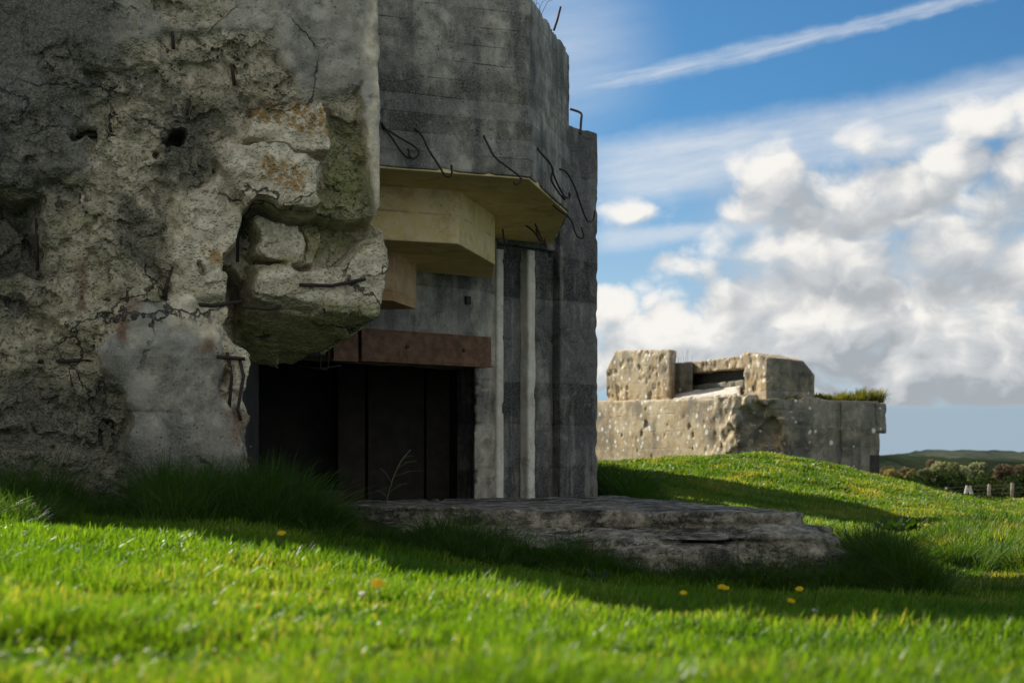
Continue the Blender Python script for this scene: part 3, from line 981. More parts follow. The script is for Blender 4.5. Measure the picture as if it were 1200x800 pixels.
# exposed bars in the broken wall: (points on the wall, how far out of the wall plane)
for pts, o in [([(96, 222), (95, 280), (94, 332)], -.10), ([(44, 250), (45, 312)], -.2), ([(118, 352), (150, 348), (186, 353)], -.03),
               ([(148, 332), (150, 350), (147, 376)], -.02), ([(206, 303), (197, 330), (195, 352)], -.03), ([(268, 412), (273, 440), (270, 478)], -.02),
               ([(282, 418), (287, 440), (280, 480), (284, 492)], -.02), ([(255, 417), (288, 420)], .0), ([(215, 354), (250, 357), (285, 352)], -.02),
               ([(285, 358), (315, 362), (330, 358)], .02), ([(352, 333), (390, 334), (430, 326)], .0), ([(202, 28), (205, 55)], -.02),
               ([(273, 62), (277, 96)], -.06), ([(36, 422), (110, 420)], -.14), ([(8, 345), (12, 372)], -.12), ([(84, 152), (138, 152)], -.14),
               ([(224, 110), (222, 130)], -.1), ([(288, 246), (287, 300)], -.3)]:
    q = [wpt(x, y, o - .045) for x, y in pts]
    bar(q, .0145, wall)

# --- upper visor that overhangs the opening
VZ0, VZ1 = 2.63, 4.29
vis_poly = [(-1.22, 12.47), (.17, 13.0), (.604, 14.8), (.50, 17.0), (-1.9, 15.4)]
fv = prism_sdf(vis_poly, VZ0, VZ1)


def vis_detail(G):
    r = .004 * fbm(G, 3, 3, 131)
    chip = np.maximum(0, fbm(G, 5, 4, 141) - .15)
    e1 = np.abs(G[:, 2] - VZ0) < .07
    e2 = np.abs(fv(G)) < .2
    dcorner = np.minimum(np.hypot(G[:, 0] - .17, G[:, 1] - 13.0), np.hypot(G[:, 0] - .604, G[:, 1] - 14.8))
    r += .03 * chip * np.maximum(sstep(.09, .0, np.abs(G[:, 2] - VZ0)), np.maximum(sstep(.1, 0, np.abs(G[:, 2] - VZ1)), sstep(.1, 0, dcorner))) * e2
    return r


lo, hi = bounds(vis_poly, VZ0, VZ1)
visor = net_obj('roof_visor', M_visor, BK, lo, hi, .019, fv, vis_detail, .12)
visor.data.set_sharp_from_angle(angle=math.radians(38))
# soffit skin is the same block; the buff colour below mixes own ochre with bounced glow
s1 = [(-1.35, 13.27), (-.51, 13.57), (-.18, 14.95), (-.21, 16.10), (-1.9, 14.9)]
step1 = bevel(MB().prism(s1, 2.11, 2.66).build('visor_step', M_buff, BK), .012)
step1['label'] = 'buff stepped concrete block under the visor'
# buff soffit slab, bounced glow put into its colour, 3 mm below the visor
sof = [(-1.19, 12.51), (.155, 13.03), (.575, 14.8), (.47, 16.85), (-1.85, 15.3)]
bevel(MB().prism(sof, VZ0 - .014, VZ0 + .04).build('soffit', M_buff, BK), .006)
s2 = [(-1.65, 13.92), (-1.18, 14.1), (-1.0, 14.85), (-1.5, 14.9)]
MB().prism(s2, 1.63, 2.12).build('inner_step', M_rustp, BK)['label'] = 'rust stained small block below the stepped visor'

# --- rear wall of the embrasure (45 degrees), with jamb, ribs and end column
WO = Vector((-1.82, 14.80)); WD = Vector((1.42, 1.40)).normalized(); WN = Vector((WD.y, -WD.x))


def ww_(px):
    k = (px - 600) / F
    s = (k * WO.y - WO.x) / (WD.x - k * WD.y)
    p = WO + WD * s
    return s, p


def quadp(pa, pb, out_, in_):
    """plan rectangle between two photo columns on the rear wall plane"""
    sa, a_ = ww_(pa); sb, b_ = ww_(pb)
    return [tuple(a_ + WN * out_), tuple(b_ + WN * out_), tuple(b_ - WN * in_), tuple(a_ - WN * in_)]


def wall_piece(name, mat, pa, pb, out_, in_, z0, z1, poly=None, vox=.026, seed=1, amp=.004, chip=.010):
    poly = poly or quadp(pa, pb, out_, in_)
    f = prism_sdf(poly, z0, z1)
    lo, hi = bounds(poly, z0, z1, .1)
    def det(G):
        r = amp * fbm(G, 3.5, 4, seed)
        return r + chip * np.maximum(0, fbm(G, 6, 3, seed + 9) - .1)
    return net_obj(name, mat, BK, lo, hi, vox, f, det, .1)


zt = lambda py, px: (HY - py) / F * ww_(px)[1].y
op_top = zt(425, 500)
wall_piece('lintel_wall', M_rear, 380, 583, 0, .7, op_top, 2.72, seed=3)
ja, jb = ww_(555)[1], ww_(583)[1]
jamb = wall_piece('jamb', M_rear, 555, 583, -.004, .7, -.6, op_top + .01, poly=[tuple(ja), tuple(jb), tuple(jb * 1.045), tuple(ja * 1.045)], seed=5, amp=.010, chip=.05)
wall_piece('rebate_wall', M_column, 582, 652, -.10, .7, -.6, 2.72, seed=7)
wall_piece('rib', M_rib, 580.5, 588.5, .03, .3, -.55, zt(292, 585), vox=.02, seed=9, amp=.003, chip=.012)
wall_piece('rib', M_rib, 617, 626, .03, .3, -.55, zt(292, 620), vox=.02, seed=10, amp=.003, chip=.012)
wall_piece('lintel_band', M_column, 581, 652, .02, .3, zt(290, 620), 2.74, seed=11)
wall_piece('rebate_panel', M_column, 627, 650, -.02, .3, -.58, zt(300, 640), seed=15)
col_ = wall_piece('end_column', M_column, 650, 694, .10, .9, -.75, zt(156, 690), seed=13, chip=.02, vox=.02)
# small square vent hole in the lintel wall: a solid dark block, its inner shade only colour
sv, pv_ = ww_(547)
c = pv_ + WN * .02
MB().obb((c.x, c.y, zt(352, 547)), (WD.x * .035, WD.y * .035, 0), (WN.x * .015, WN.y * .015, 0), (0, 0, .045)).build('socket_shade_block', M_room, BK)

# --- the rest of the mass: roof slab, side and back walls, dark room
roof = [(-3.95, 10.95), (-1.5, 11.85), (-1.35, 12.55), (-.1, 13.3), (.35, 14.85), (.47, 17.0), (.93, 17.72), (-3.2, 22.0), (-7.2, 21.5), (-8.2, 16)]
MB().prism(roof, 2.72, 4.12).build('roof_slab', M_visor, BK)
MB().prism([(-4.22, 10.42), (-3.7, 11.3), (-7.4, 16.0), (-8.2, 16.0)], -1.2, 2.715).build('side_wall', M_visor, BK)
MB().prism([(-8.2, 16.02), (-7.4, 16.02), (-6.5, 20.9), (-7.2, 21.5)], -1.2, 2.715).build('side_wall', M_visor, BK)
MB().prism([(-7.19, 21.5), (-6.5, 20.92), (-3.4, 21.3), (-3.2, 22.0)], -1.2, 2.715).build('side_wall', M_visor, BK)
MB().prism([(.2, 18.0), (.75, 17.9), (-3.2, 21.97), (-3.4, 21.28)], -1.2, 2.715).build('side_wall', M_visor, BK)
MB().prism([(-6.6, 21.8), (-4.6, 22), (-3.6, 27), (1.42, 27), (1.6, 33), (-6.6, 33)], -1.2, 3.9).build('added_shade_block', M_visor, BK)  # added unseen mass, there only to cast shade on the mound
MB().prism([(.1, 18.6), (1.0, 18.2), (1.18, 22.6), (-2.8, 22.6)], -1.2, 1.15).build('added_shade_annex', M_visor, BK)  # added unseen low mass that only shades the bank grass
# inner room
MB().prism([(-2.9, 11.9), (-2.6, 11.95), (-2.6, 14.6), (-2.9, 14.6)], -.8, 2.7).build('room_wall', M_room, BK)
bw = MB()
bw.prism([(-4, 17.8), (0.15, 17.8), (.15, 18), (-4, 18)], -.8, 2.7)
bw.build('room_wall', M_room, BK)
M_panel = plain('dark brown iron', (.018, .013, .008), (.05, .035, .022), 5, .7)
for pa, pb in [(397, 428), (432, 497), (500, 527)]:
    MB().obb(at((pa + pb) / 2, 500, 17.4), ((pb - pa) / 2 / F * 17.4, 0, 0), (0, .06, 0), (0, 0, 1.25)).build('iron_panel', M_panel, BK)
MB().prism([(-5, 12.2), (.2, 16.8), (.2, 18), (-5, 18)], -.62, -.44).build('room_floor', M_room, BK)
# low sill inside the opening, at the left
MB().obb(at(345, 587, 13.6), (.45, .1, 0), (-.03, .12, 0), (0, 0, .10)).build('sill', M_room, BK)

# --- steel beam across the head of the opening
def beam(pa, pb, ya0, ya1, out_, name, mat):
    def off(px):
        k = (px - 600) / F; o_ = WO + WN * out_
        return o_ + WD * ((k * o_.y - o_.x) / (WD.x - k * WD.y))
    a_ = off(pa); b_ = off(pb)
    za, zb = (HY - ya0) / F * a_.y, (HY - ya1) / F * b_.y
    mb = MB()
    hgt = .345
    d = Vector((b_.x - a_.x, b_.y - a_.y, zb - za)); L = d.length; d.normalize()
    nn = Vector((WN.x, WN.y, 0)); up = Vector((0, 0, 1)); up = (up - d * up.dot(d)).normalized()
    cen = Vector(((a_.x + b_.x) / 2, (a_.y + b_.y) / 2, (za + zb) / 2)) - up * hgt / 2
    mb.obb(cen - nn * .06, d * L / 2, nn * .012, up * (hgt / 2 - .02))
    mb.obb(cen + up * (hgt / 2 - .012) - nn * .04, d * L / 2, nn * .075, up * .0118)
    mb.obb(cen - up * (hgt / 2 - .012) - nn * .04, d * L / 2, nn * .075, up * .0118)
    # face plate
    mb.obb(cen + nn * .028, d * (L / 2 - .003), nn * .010, up * (hgt / 2 - .026))
    o = mb.build(name, mat, BK)
    return o, cen, d, nn, up, L


bo, cen, d_, nn_, up_, L_ = beam(421, 573, 384, 395, .16, 'steel_beam', M_rust)
for k in (-.17, .27):
    MB().tube([cen + d_ * L_ * k + nn_ * .036, cen + d_ * L_ * k + nn_ * .055], .022, 8).build('bolt', M_rustd, bo)
beam(388, 417, 383, 385, .13, 'steel_beam', M_rust)
# loose wires hanging below the beam and block
for (a0, a1, a2, yy) in [((345, 428), (375, 432), (400, 428), 12.6), ((375, 418), (376, 432), (384, 433), 12.4), ((384, 433), (385, 418), (384, 410), 12.4)]:
    bar([at(*a0, yy), at(*a1, yy), at(*a2, yy)], .006, BK, 'loose_wire')
# --- bent bars that hang from the visor
def on_visor(px, py, out_):
    if px < 622:
        p0 = Vector((-1.22, 12.47)); dd = Vector((1.39, .53)).normalized()
    else:
        p0 = Vector((.17, 13.0)); dd = Vector((.434, 1.8)).normalized()
    nn2 = Vector((dd.y, -dd.x))
    k = (px - 600) / F
    p0 = p0 + nn2 * out_
    s_ = (k * p0.y - p0.x) / (dd.x - k * dd.y)
    p = p0 + dd * s_
    return Vector((p.x, p.y, (HY - py) / F * p.y))


def smooth_path(pts, n=5):
    out_ = []
    P = [Vector(p) for p in pts]
    for i in range(len(P) - 1):
        p0 = P[max(i - 1, 0)]; p1 = P[i]; p2 = P[i + 1]; p3 = P[min(i + 2, len(P) - 1)]
        for k in range(n):
            t_ = k / n
            out_.append(.5 * ((2 * p1) + (p2 - p0) * t_ + (2 * p0 - 5 * p1 + 4 * p2 - p3) * t_ ** 2 + (3 * p1 - p0 - 3 * p2 + p3) * t_ ** 3))
    out_.append(P[-1])
    return out_


hooks = [
    [(447, 144, 0), (458, 160, .05), (472, 180, .09), (480, 185, .1), (478, 174, .12)],
    [(448, 148, 0), (466, 160, .05), (486, 172, .1), (491, 180, .12), (484, 186, .13), (478, 180, .13)],
    [(486, 151, 0), (494, 158, .05), (502, 175, .09), (513, 192, .11), (522, 206, .12), (529, 205, .13), (529, 193, .15)],
    [(567, 159, 0), (571, 168, .05), (580, 184, .09), (595, 196, .12), (608, 206, .13), (611, 212, .14), (605, 216, .14), (602, 213, .14)],
    [(629, 173, 0), (636, 182, .06), (645, 192, .09), (650, 208, .1), (660, 228, .12), (667, 232, .12), (667, 226, .13)],
    [(641, 187, 0), (648, 198, .05), (646, 210, .08), (655, 226, .1), (662, 234, .12), (660, 229, .14)],
    [(655, 198, 0), (664, 202, .06), (673, 218, .1), (680, 238, .12), (688, 258, .12), (695, 258, .12), (697, 247, .13)],
]
for h in hooks:
    pts = smooth_path([on_visor(*p) for p in h])
    bar(pts, .0095, visor, 'bent_rebar', 7)
for h in [[(642, 232), (652, 244), (668, 256), (676, 276), (684, 278), (681, 266)], [(589, 268), (592, 286), (600, 302), (606, 299), (604, 292)],
          [(616, 264), (626, 272), (634, 284), (630, 276), (628, 268)], [(627, 262), (634, 278), (640, 290), (638, 280)]]:
    yy = 15.0 if h[0][0] < 640 else 14.3
    bar(smooth_path([at(x, y, yy) for x, y in h]), .0095, visor, 'bent_rebar', 7)
# rod and bent loop on the roof
rod = MB().tube([at(649, 36, 14.3), at(653, 24, 14.3), at(657, 8, 14.3)], .012, 6).build('roof_rod', M_rustd, BK, True)
MB().tube(smooth_path([at(668, 128, 16.4), at(672, 129, 16.4), at(681, 133, 16.4), at(681, 142, 16.4), at(680, 158, 16.4)], 3), .014, 6).build('roof_loop', M_rust, BK, True)

# dry twigs on the roof
mb = MB()
for k in range(9):
    b0 = at(622 + random.uniform(-6, 14), 10, 13.9)
    tip = b0 + Vector((random.uniform(-.12, .2), random.uniform(-.1, .1), random.uniform(.02, .22)))
    mb.tube([b0 - Vector((0, 0, .15)), (b0 + tip) / 2 + Vector((.02, 0, .02)), tip], [.004, .003, .0015], 4)
M_dry = plain('dry stalk', (.16, .12, .06), (.30, .24, .13), 20, .8, .1)
tag(mb.build('dry_weed', M_dry), 'dry twiggy weed sprouting on the roof edge above the dark visor', 'weed')

# ------------------------------------------------------------------ platform
PF = empty('concrete_platform', (.8, 12.5, -.8))
tag(PF, 'low two-stepped worn concrete platform lying in front of the black gun opening', 'platform')
up_poly = [(-1.75, 13.2), (-1.5, 12.95), (.4, 12.05), (2.22, 11.2), (2.34, 11.35), (1.35, 17.4), (-.4, 16.3), (-1.9, 14.9)]
fu = prism_sdf([(-1.75, 13.1), (2.20, 11.15), (2.34, 11.35), (1.30, 17.75), (.3, 17.75), (-1.9, 14.95)], -.62, -.37)


def slab_detail(edge_z):
    def f(G):
        lip = sstep(.18, .0, np.abs(G[:, 2] - edge_z))
        H = G * np.array([1, 1, 3.0], np.float32)
        r = .009 * fbm(G, 4, 4, 171) + .012 * np.maximum(0, fbm(H, 2.2, 4, 181)) + .022 * lip * np.maximum(0, fbm(G, 3.5, 4, 191) - .05)
        r += .035 * np.maximum(0, fbm(G * np.array([.5, .5, 6.0], np.float32), 2.4, 4, 185))
        return r
    return f


net_obj('upper_slab', M_slab, PF, (-2.1, 10.95, -.7), (2.5, 17.9, -.28), .021, fu, slab_detail(-.37), .14).data.set_sharp_from_angle(angle=math.radians(35))
fl0 = prism_sdf([(-1.6, 11.75), (.6, 11.05), (2.44, 10.55), (2.56, 10.75), (2.45, 12.2), (-1.5, 13.6)], -1.1, -.3)


def fl_top(G):
    dist = np.maximum(0, (G[:, 0] - 2.2) * -.443 + (G[:, 1] - 11.15) * -.897)
    return -.452 - .12 * dist


def fl(G):
    return np.maximum(fl0(G), G[:, 2] - fl_top(G))



def low_detail(G):
    H = G * np.array([.8, .8, 3.5], np.float32)
    lip = sstep(.16, .0, np.abs(G[:, 2] - fl_top(G)))
    r = .010 * fbm(G, 3, 4, 201) + .03 * np.maximum(0, fbm(H, 1.9, 4, 211)) + .03 * lip * np.maximum(0, fbm(G, 2.5, 4, 221))
    r += .04 * np.maximum(0, fbm(G * np.array([.3, .3, 6.0], np.float32), 2.2, 5, 215, .6) - .05) + .015 * fbm(G, 11, 3, 217)
    # ragged ledge about half way down the front
    r += .055 * sstep(-.64, -.62, G[:, 2]) * sstep(-.5, .3, fbm(G * np.array([1, 1, .2], np.float32), 1.4, 3, 231))
    return r


net_obj('lower_slab', M_slab, PF, (-1.8, 10.35, -1.05), (2.7, 13.8, -.38), .020, fl, low_detail, .2).data.set_sharp_from_angle(angle=math.radians(35))

# ------------------------------------------------------------------ far bunker
FBY = 42.0
FB = empty('observation_bunker', (5.5, 46, -.2))
tag(FB, 'sunlit pockmarked tan concrete bunker with two roof blocks, standing behind the grassy mound', 'bunker')
# plan frame: near corner K at photo column 873, the long lit face runs back-left, the dark face runs back-right
K = Vector(at(873, 466, 41.0)); K2 = Vector((K.x, K.y))
Dl = Vector((-.42, .907)).normalized()      # along the lit face away from the camera
Dr = Vector((.90, .44)).normalized()        # along the shaded face


def fplan(px, along):
    k = (px - 600) / F
    s_ = (k * K2.y - K2.x) / (along.x - k * along.y)
    return K2 + along * s_


def zf(py, Y): return (HY - py) / F * Y


# base block: pitted lit front, shattered corner, shaded right face
L0 = fplan(680, Dl); ztop = zf(466, 41.0)
R0 = fplan(1031, Dr)
back = Vector((L0.x + 7.5, L0.y + 6)); 
base_poly = [tuple(K2), tuple(R0), (R0.x + 1.0, R0.y + 9), (L0.x + 6, L0.y + 8), tuple(L0)]


def far_top(G):
    # the top climbs gently towards the far left end, as worn in the photo
    s_ = (G[:, 0] - K2.x) * Dl.x + (G[:, 1] - K2.y) * Dl.y
    return ztop + np.clip(s_, 0, 20) * (zf(470, L0.y) - ztop) / max((L0 - K2).length, .1)


fb_h = prism_sdf(base_poly, -2.0, 30)
pits = []
r2 = random.Random(5)
for k in range(64):
    pxx = r2.choice([r2.uniform(705, 865), r2.gauss(757, 10), r2.gauss(806, 9), r2.gauss(850, 10)])
    pits.append((pxx, r2.uniform(478, 535), r2.choice([.06, .08, .1, .16])))
pits += [(757, 497, .3), (752, 508, .26), (808, 500, .24), (812, 510, .2), (780, 510, .15), (838, 508, .18), (783, 498, .15), (858, 500, .26), (851, 514, .3), (846, 522, .24)]
pit3 = []
for pxx, pyy, r_ in pits:
    p = fplan(pxx, Dl)
    pit3.append((p.x, p.y, zf(pyy, p.y), r_))


def fb_base(G):
    f = np.maximum(fb_h(G), G[:, 2] - far_top(G))
    # shattered corner: a diagonal bite out of the shaded side
    p1 = fplan(905, Dr); c3 = np.array([p1.x - .2, p1.y - .50, zf(506, p1.y)])
    d = (G - c3) * np.array([.60, .60, .60])
    bite = .64 - np.sqrt((d * d).sum(1))
    f = np.maximum(f, bite)
    return f


def fb_detail(G):
    r = .012 * fbm(G, 1.6, 4, 301)
    p1 = fplan(905, Dr)
    near = sstep(2.4, 1.2, np.hypot(G[:, 0] - p1.x, G[:, 1] - p1.y))
    r += near * (.10 * chunk(G, 1.5, 53) + .07 * fbm(G, 3, 4, 311))
    for x, y, z, r_ in pit3:
        d2 = (G[:, 0] - x) ** 2 + (G[:, 1] - y) ** 2 + ((G[:, 2] - z) * .9) ** 2
        rr_ = r_ * .44
        r += .9 * rr_ * np.maximum(0, 1 - d2 / (rr_ * rr_)) * (1 + .5 * vnoise(G, 9, 305))
    r += .05 * sstep(.35, 0, np.abs(G[:, 2] - ztop)) * np.maximum(0, fbm(G, 2, 4, 321))
    return r


def moss_shade(o):
    """walls facing away from the sun get moss and painted-in shade: mossy concrete"""
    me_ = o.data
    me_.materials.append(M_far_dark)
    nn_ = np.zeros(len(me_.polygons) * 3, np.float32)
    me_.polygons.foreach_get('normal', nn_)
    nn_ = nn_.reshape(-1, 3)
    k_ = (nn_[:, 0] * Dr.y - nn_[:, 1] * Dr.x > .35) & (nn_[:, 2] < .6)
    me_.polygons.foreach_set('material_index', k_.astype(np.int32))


lo = (min(p[0] for p in base_poly) - .2, K2.y - .3, -1.0); hi = (max(p[0] for p in base_poly) + .2, R0.y + 9.3, ztop + 1.2)
hi = (hi[0], max(hi[1], L0.y + 8.3), hi[2])
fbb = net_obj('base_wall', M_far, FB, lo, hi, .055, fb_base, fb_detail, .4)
moss_shade(fbb)


def far_block(name, mat, pts, z0, z1, topz=None, vox=.045, seed=1, chamf=None):
    f0 = prism_sdf(pts, z0, z1)
    def f(G):
        r = f0(G)
        if topz is not None: r = np.maximum(r, topz(G))
        return r
    def det(G):
        r = .012 * fbm(G, 2, 4, seed) + .06 * np.maximum(0, fbm(G, 3.5, 3, seed + 5) - .12) * (np.abs(f0(G)) < .1)
        for (x, y, z, r_) in pit_up:
            d2 = (G[:, 0] - x) ** 2 + (G[:, 1] - y) ** 2 + (G[:, 2] - z) ** 2
            r += .7 * r_ * np.maximum(0, 1 - d2 / (r_ * r_))
        return r
    lo_, hi_ = bounds(pts, z0, z1, .15)
    return net_obj(name, mat, FB, lo_, hi_, vox, f, det, .2)


pit_up = []
ins = Vector((-Dl.y, Dl.x)) * -1        # inwards from the lit face (to the right and away)
if ins.x < 0: ins = -ins
setb = .35
KU = K2 + ins * setb


def uplan(px, extra=0.0):
    k = (px - 600) / F
    o = KU + ins * extra
    s_ = (k * o.y - o.x) / (Dl.x - k * Dl.y)
    return o + Dl * s_


for pxx, pyy, r_ in [(749, 431, .12), (752, 434, .1), (722, 436, .1), (780, 433, .09), (770, 420, .07), (735, 455, .09), (762, 448, .07)]:
    p = uplan(pxx); pit_up.append((p.x, p.y, zf(pyy, p.y), r_))
# left roof block
a_, b_ = uplan(710), uplan(786)
lb = [tuple(a_), tuple(b_), ((793 - 600) / F * (b_.y + 1.5), b_.y + 1.5), tuple(a_ + ins * 1.6 + Dl * .3)]
tz = zf(409, b_.y)


def lb_top(G):
    s_ = (G[:, 0] - b_.x) * Dl.x + (G[:, 1] - b_.y) * Dl.y; LL = (a_ - b_).length
    t_ = tz + s_ / LL * (zf(411, a_.y) - tz)
    cut = (s_ - LL + .55) * .7 + (G[:, 2] - t_ + .12) * .7
    return np.maximum(G[:, 2] - t_, cut)


far_block('roof_block', M_far, lb, zf(474, a_.y) - .2, tz + 2, lb_top, seed=331)['label'] = 'left roof block with clipped top corner'
# recess between the blocks: floor ledge, rear wall with observation slit
c0, c1 = uplan(790, 1.1), uplan(872, 1.1)
e0 = c0 + ins * .5; e1 = c1 + ins * .5
ym = (c0.y + c1.y) / 2
z_sill0, z_sill1, z_s0, z_s1, z_t = zf(468, ym), zf(449, ym), zf(449, ym), zf(436, ym), zf(421, ym)
mbx = [tuple(c0), tuple(c1), tuple(e1), tuple(e0)]
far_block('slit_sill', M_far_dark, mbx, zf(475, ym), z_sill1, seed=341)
far_block('slit_head', M_far, mbx, z_s1, z_t, seed=351)
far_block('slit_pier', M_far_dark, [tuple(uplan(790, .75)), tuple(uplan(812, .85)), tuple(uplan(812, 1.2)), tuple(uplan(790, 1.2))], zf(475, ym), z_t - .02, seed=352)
MB().prism([tuple(c0 + ins * .35), tuple(c1 + ins * .35), tuple(e1 + ins * .3), tuple(e0 + ins * .3)], z_s0 - .1, z_s1 + .1).build('slit_back', M_room, FB)
p0, p1, p2, p3 = uplan(789, .02), uplan(868, .02), uplan(868, 1.08), uplan(789, 1.08)
far_block('recess_floor', M_far_pale, [tuple(p0), tuple(p1), tuple(p2), tuple(p3)], zf(480, ym), zf(440, p1.y), lambda G: G[:, 2] - (zf(467, ym) + np.clip(((G[:, 0] - p1.x) * ins.x + (G[:, 1] - p1.y) * ins.y) / 1.06, 0, 1) * (zf(455, ym) - zf(467, ym))), seed=361)
def rface(px, out_=0.0):
    nn2 = Vector((Dr.y, -Dr.x)); o = K2 + nn2 * out_
    k = (px - 600) / F
    s_ = (k * o.y - o.x) / (Dr.x - k * Dr.y)
    return o + Dr * s_


# right roof block with sloping roof
r0 = rface(899, -.12); q1 = r0
k868 = (868 - 600) / F
q0 = r0 + Dl * ((k868 * r0.y - r0.x) / (Dl.x - k868 * Dl.y))
k955 = (955 - 600) / F
s_ = (k955 * r0.y - r0.x) / (Dr.x - k955 * Dr.y)
r1 = r0 + Dr * s_
rb = [tuple(q0), tuple(r0), tuple(r1), tuple(r1 + Vector((.1, 1.6))), tuple(q0 + ins * 1.5)]
zA, zB = zf(407, q0.y), zf(418, r0.y)
zC = zf(424, r1.y)


def rb_top(G):
    s1_ = (G[:, 0] - r0.x) * Dl.x + (G[:, 1] - r0.y) * Dl.y
    s2_ = (G[:, 0] - r0.x) * Dr.x + (G[:, 1] - r0.y) * Dr.y
    Lq = (q0 - r0).length; Lr = (r1 - r0).length
    t_ = zB + np.clip(s1_, 0, 9) / Lq * (zA - zB) * .75 + np.clip(s2_, 0, 9) / Lr * (zC - zB)
    return np.maximum((G[:, 2] - t_) * .9, (s2_ - Lr + .3) * .7 + (G[:, 2] - t_ + .1) * .7)


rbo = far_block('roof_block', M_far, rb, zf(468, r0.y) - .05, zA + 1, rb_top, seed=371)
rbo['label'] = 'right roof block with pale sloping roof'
moss_shade(rbo)
# dark skin on the shaded side: projecting corner box and low doorway
b0, b1 = rface(1026, .06), rface(1039, .06)
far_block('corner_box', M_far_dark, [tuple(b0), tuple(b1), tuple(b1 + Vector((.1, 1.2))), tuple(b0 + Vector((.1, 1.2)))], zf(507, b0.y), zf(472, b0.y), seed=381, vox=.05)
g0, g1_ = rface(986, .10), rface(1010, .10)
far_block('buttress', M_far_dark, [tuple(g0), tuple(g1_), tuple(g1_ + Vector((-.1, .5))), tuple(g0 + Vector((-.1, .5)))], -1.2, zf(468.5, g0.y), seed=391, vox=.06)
d0, d1 = rface(1020, .025), rface(1030.5, .025)
MB().prism([tuple(d0), tuple(d1), tuple(d1 + Vector((0, .2))), tuple(d0 + Vector((0, .2)))], -1.0, zf(533, d0.y)).build('doorway', M_room, FB)  # solid dark slab; the opening's shade exists only as its colour
# thin stalks behind the left roof block
mb = MB()
for k in range(7):
    b0_ = Vector((c0.x + .2 + .07 * k, c0.y + .8, zf(425, c0.y)))
    mb.tube([b0_ - Vector((0, 0, .4)), b0_ + Vector((random.uniform(-.2, .2), 0, random.uniform(.2, .6)))], [.012, .005], 4)
tag(mb.build('dry_weed', M_dry), 'thin bare twigs growing between the roof blocks of the far bunker', 'weed')

# ------------------------------------------------------------------ grass
def blades(name, mat, x, y, h, wd, lean=.35, bend=.5, z=None, kind='stuff', label=None, cat=None, seed=1, tint=None, wind=(.25, -.1), lv=None):
    r = np.random.default_rng(seed)
    n = len(x)
    if z is None: z = ground(x, y)
    z = z - .01
    ang = r.uniform(0, 2 * np.pi, n)
    la = r.uniform(0, 2 * np.pi, n); lm = np.abs(r.normal(0, lean, n))
    lx, ly = np.cos(la) * lm + wind[0] * r.uniform(0, 1, n), np.sin(la) * lm + wind[1] * r.uniform(0, 1, n)
    if lv is not None:
        lx, ly = lv; lm = np.hypot(lx, ly)
    sx, sy = np.cos(ang) * wd / 2, np.sin(ang) * wd / 2
    nv = []
    for t_, ws in ((0, 1), (.45, .9), (.8, .55), (1, 0)):
        ox = lx * h * (t_ * .6 + t_ * t_ * bend); oy = ly * h * (t_ * .6 + t_ * t_ * bend)
        zz = h * t_ * (1 - .22 * t_ * np.minimum(lm * bend * 2, 1.6))
        if ws > 0:
            nv.append(np.stack([x + ox - sx * ws, y + oy - sy * ws, z + zz], 1))
            nv.append(np.stack([x + ox + sx * ws, y + oy + sy * ws, z + zz], 1))
        else:
            nv.append(np.stack([x + ox, y + oy, z + zz], 1))
    V = np.stack(nv, 1)          # n,7,3
    b = (np.arange(n) * 7)[:, None]
    q1 = b + np.array([0, 1, 3, 2]); q2 = b + np.array([2, 3, 5, 4]); q3 = b + np.array([4, 5, 6])
    ff = np.concatenate([q1, q2, q3], 1).ravel()
    fs = np.tile([4, 4, 3], n)
    if tint is None: tint = r.uniform(0, 1, n)
    at_ = {'tint': np.repeat(tint, 7), 'hgt': np.tile([0, 0, .45, .45, .8, .8, 1], n)}
    me = mesh_np(name, V.reshape(-1, 3), ff, fs, True, at_)
    o = link(name, me, mat)
    tag(o, label, cat, None, kind)
    return o


def P2(x, y): return np.stack([x, y, 0 * x], 1)


def inpoly(poly, x, y): return poly_sd(poly, x, y) < 0


SLAB = [(-1.7, 11.8), (.6, 11.05), (2.44, 10.5), (2.58, 10.75), (2.45, 12.2), (1.35, 17.8), (.9, 17.6), (-.4, 16.3), (-2.6, 14.6), (-2.6, 11.2), (-1.75, 11.0)]
BUNK = [(-4.2, 10.15), (-1.9, 11.0), (-1.05, 11.4), (-1.0, 12), (.3, 14), (1.0, 17.55), (-3.2, 22.0), (-7.2, 21.5), (-8.2, 16)]
FARB = [tuple(p) for p in base_poly]


def clear(x, y):
    return ~(inpoly(SLAB, x, y) | inpoly(BUNK, x, y) | inpoly(FARB, x, y))


def scatter(n, y0, y1, seed, margin=.05, xr=None, power=1.0):
    """points in the view fan between two depths (a bit wider than the frame)"""
    r = np.random.default_rng(seed)
    y = y0 * (y1 / y0) ** (r.uniform(0, 1, n) ** power)
    k = .36 + margin
    x = r.uniform(-k, k, n) * y * (1 + .6 / y)
    if xr is not None:
        x = r.uniform(xr[0], xr[1], n) * y
    return x, y


G_lawn = leafy('lawn grass', (.035, .10, .008), (.15, .25, .020), (.30, .28, .10), .52, .42, .18, (.19, .21, .03))
G_tall = leafy('long grass', (.024, .066, .010), (.068, .13, .022), (.20, .18, .08), .45, .5)
G_field = leafy('field grass', (.055, .12, .016), (.13, .21, .035), (.30, .27, .12), .45, .45, .75, (.30, .25, .05))

d_pier = lambda x, y: poly_sd(BUNK, x, y)
d_slab = lambda x, y: poly_sd(SLAB, x, y)

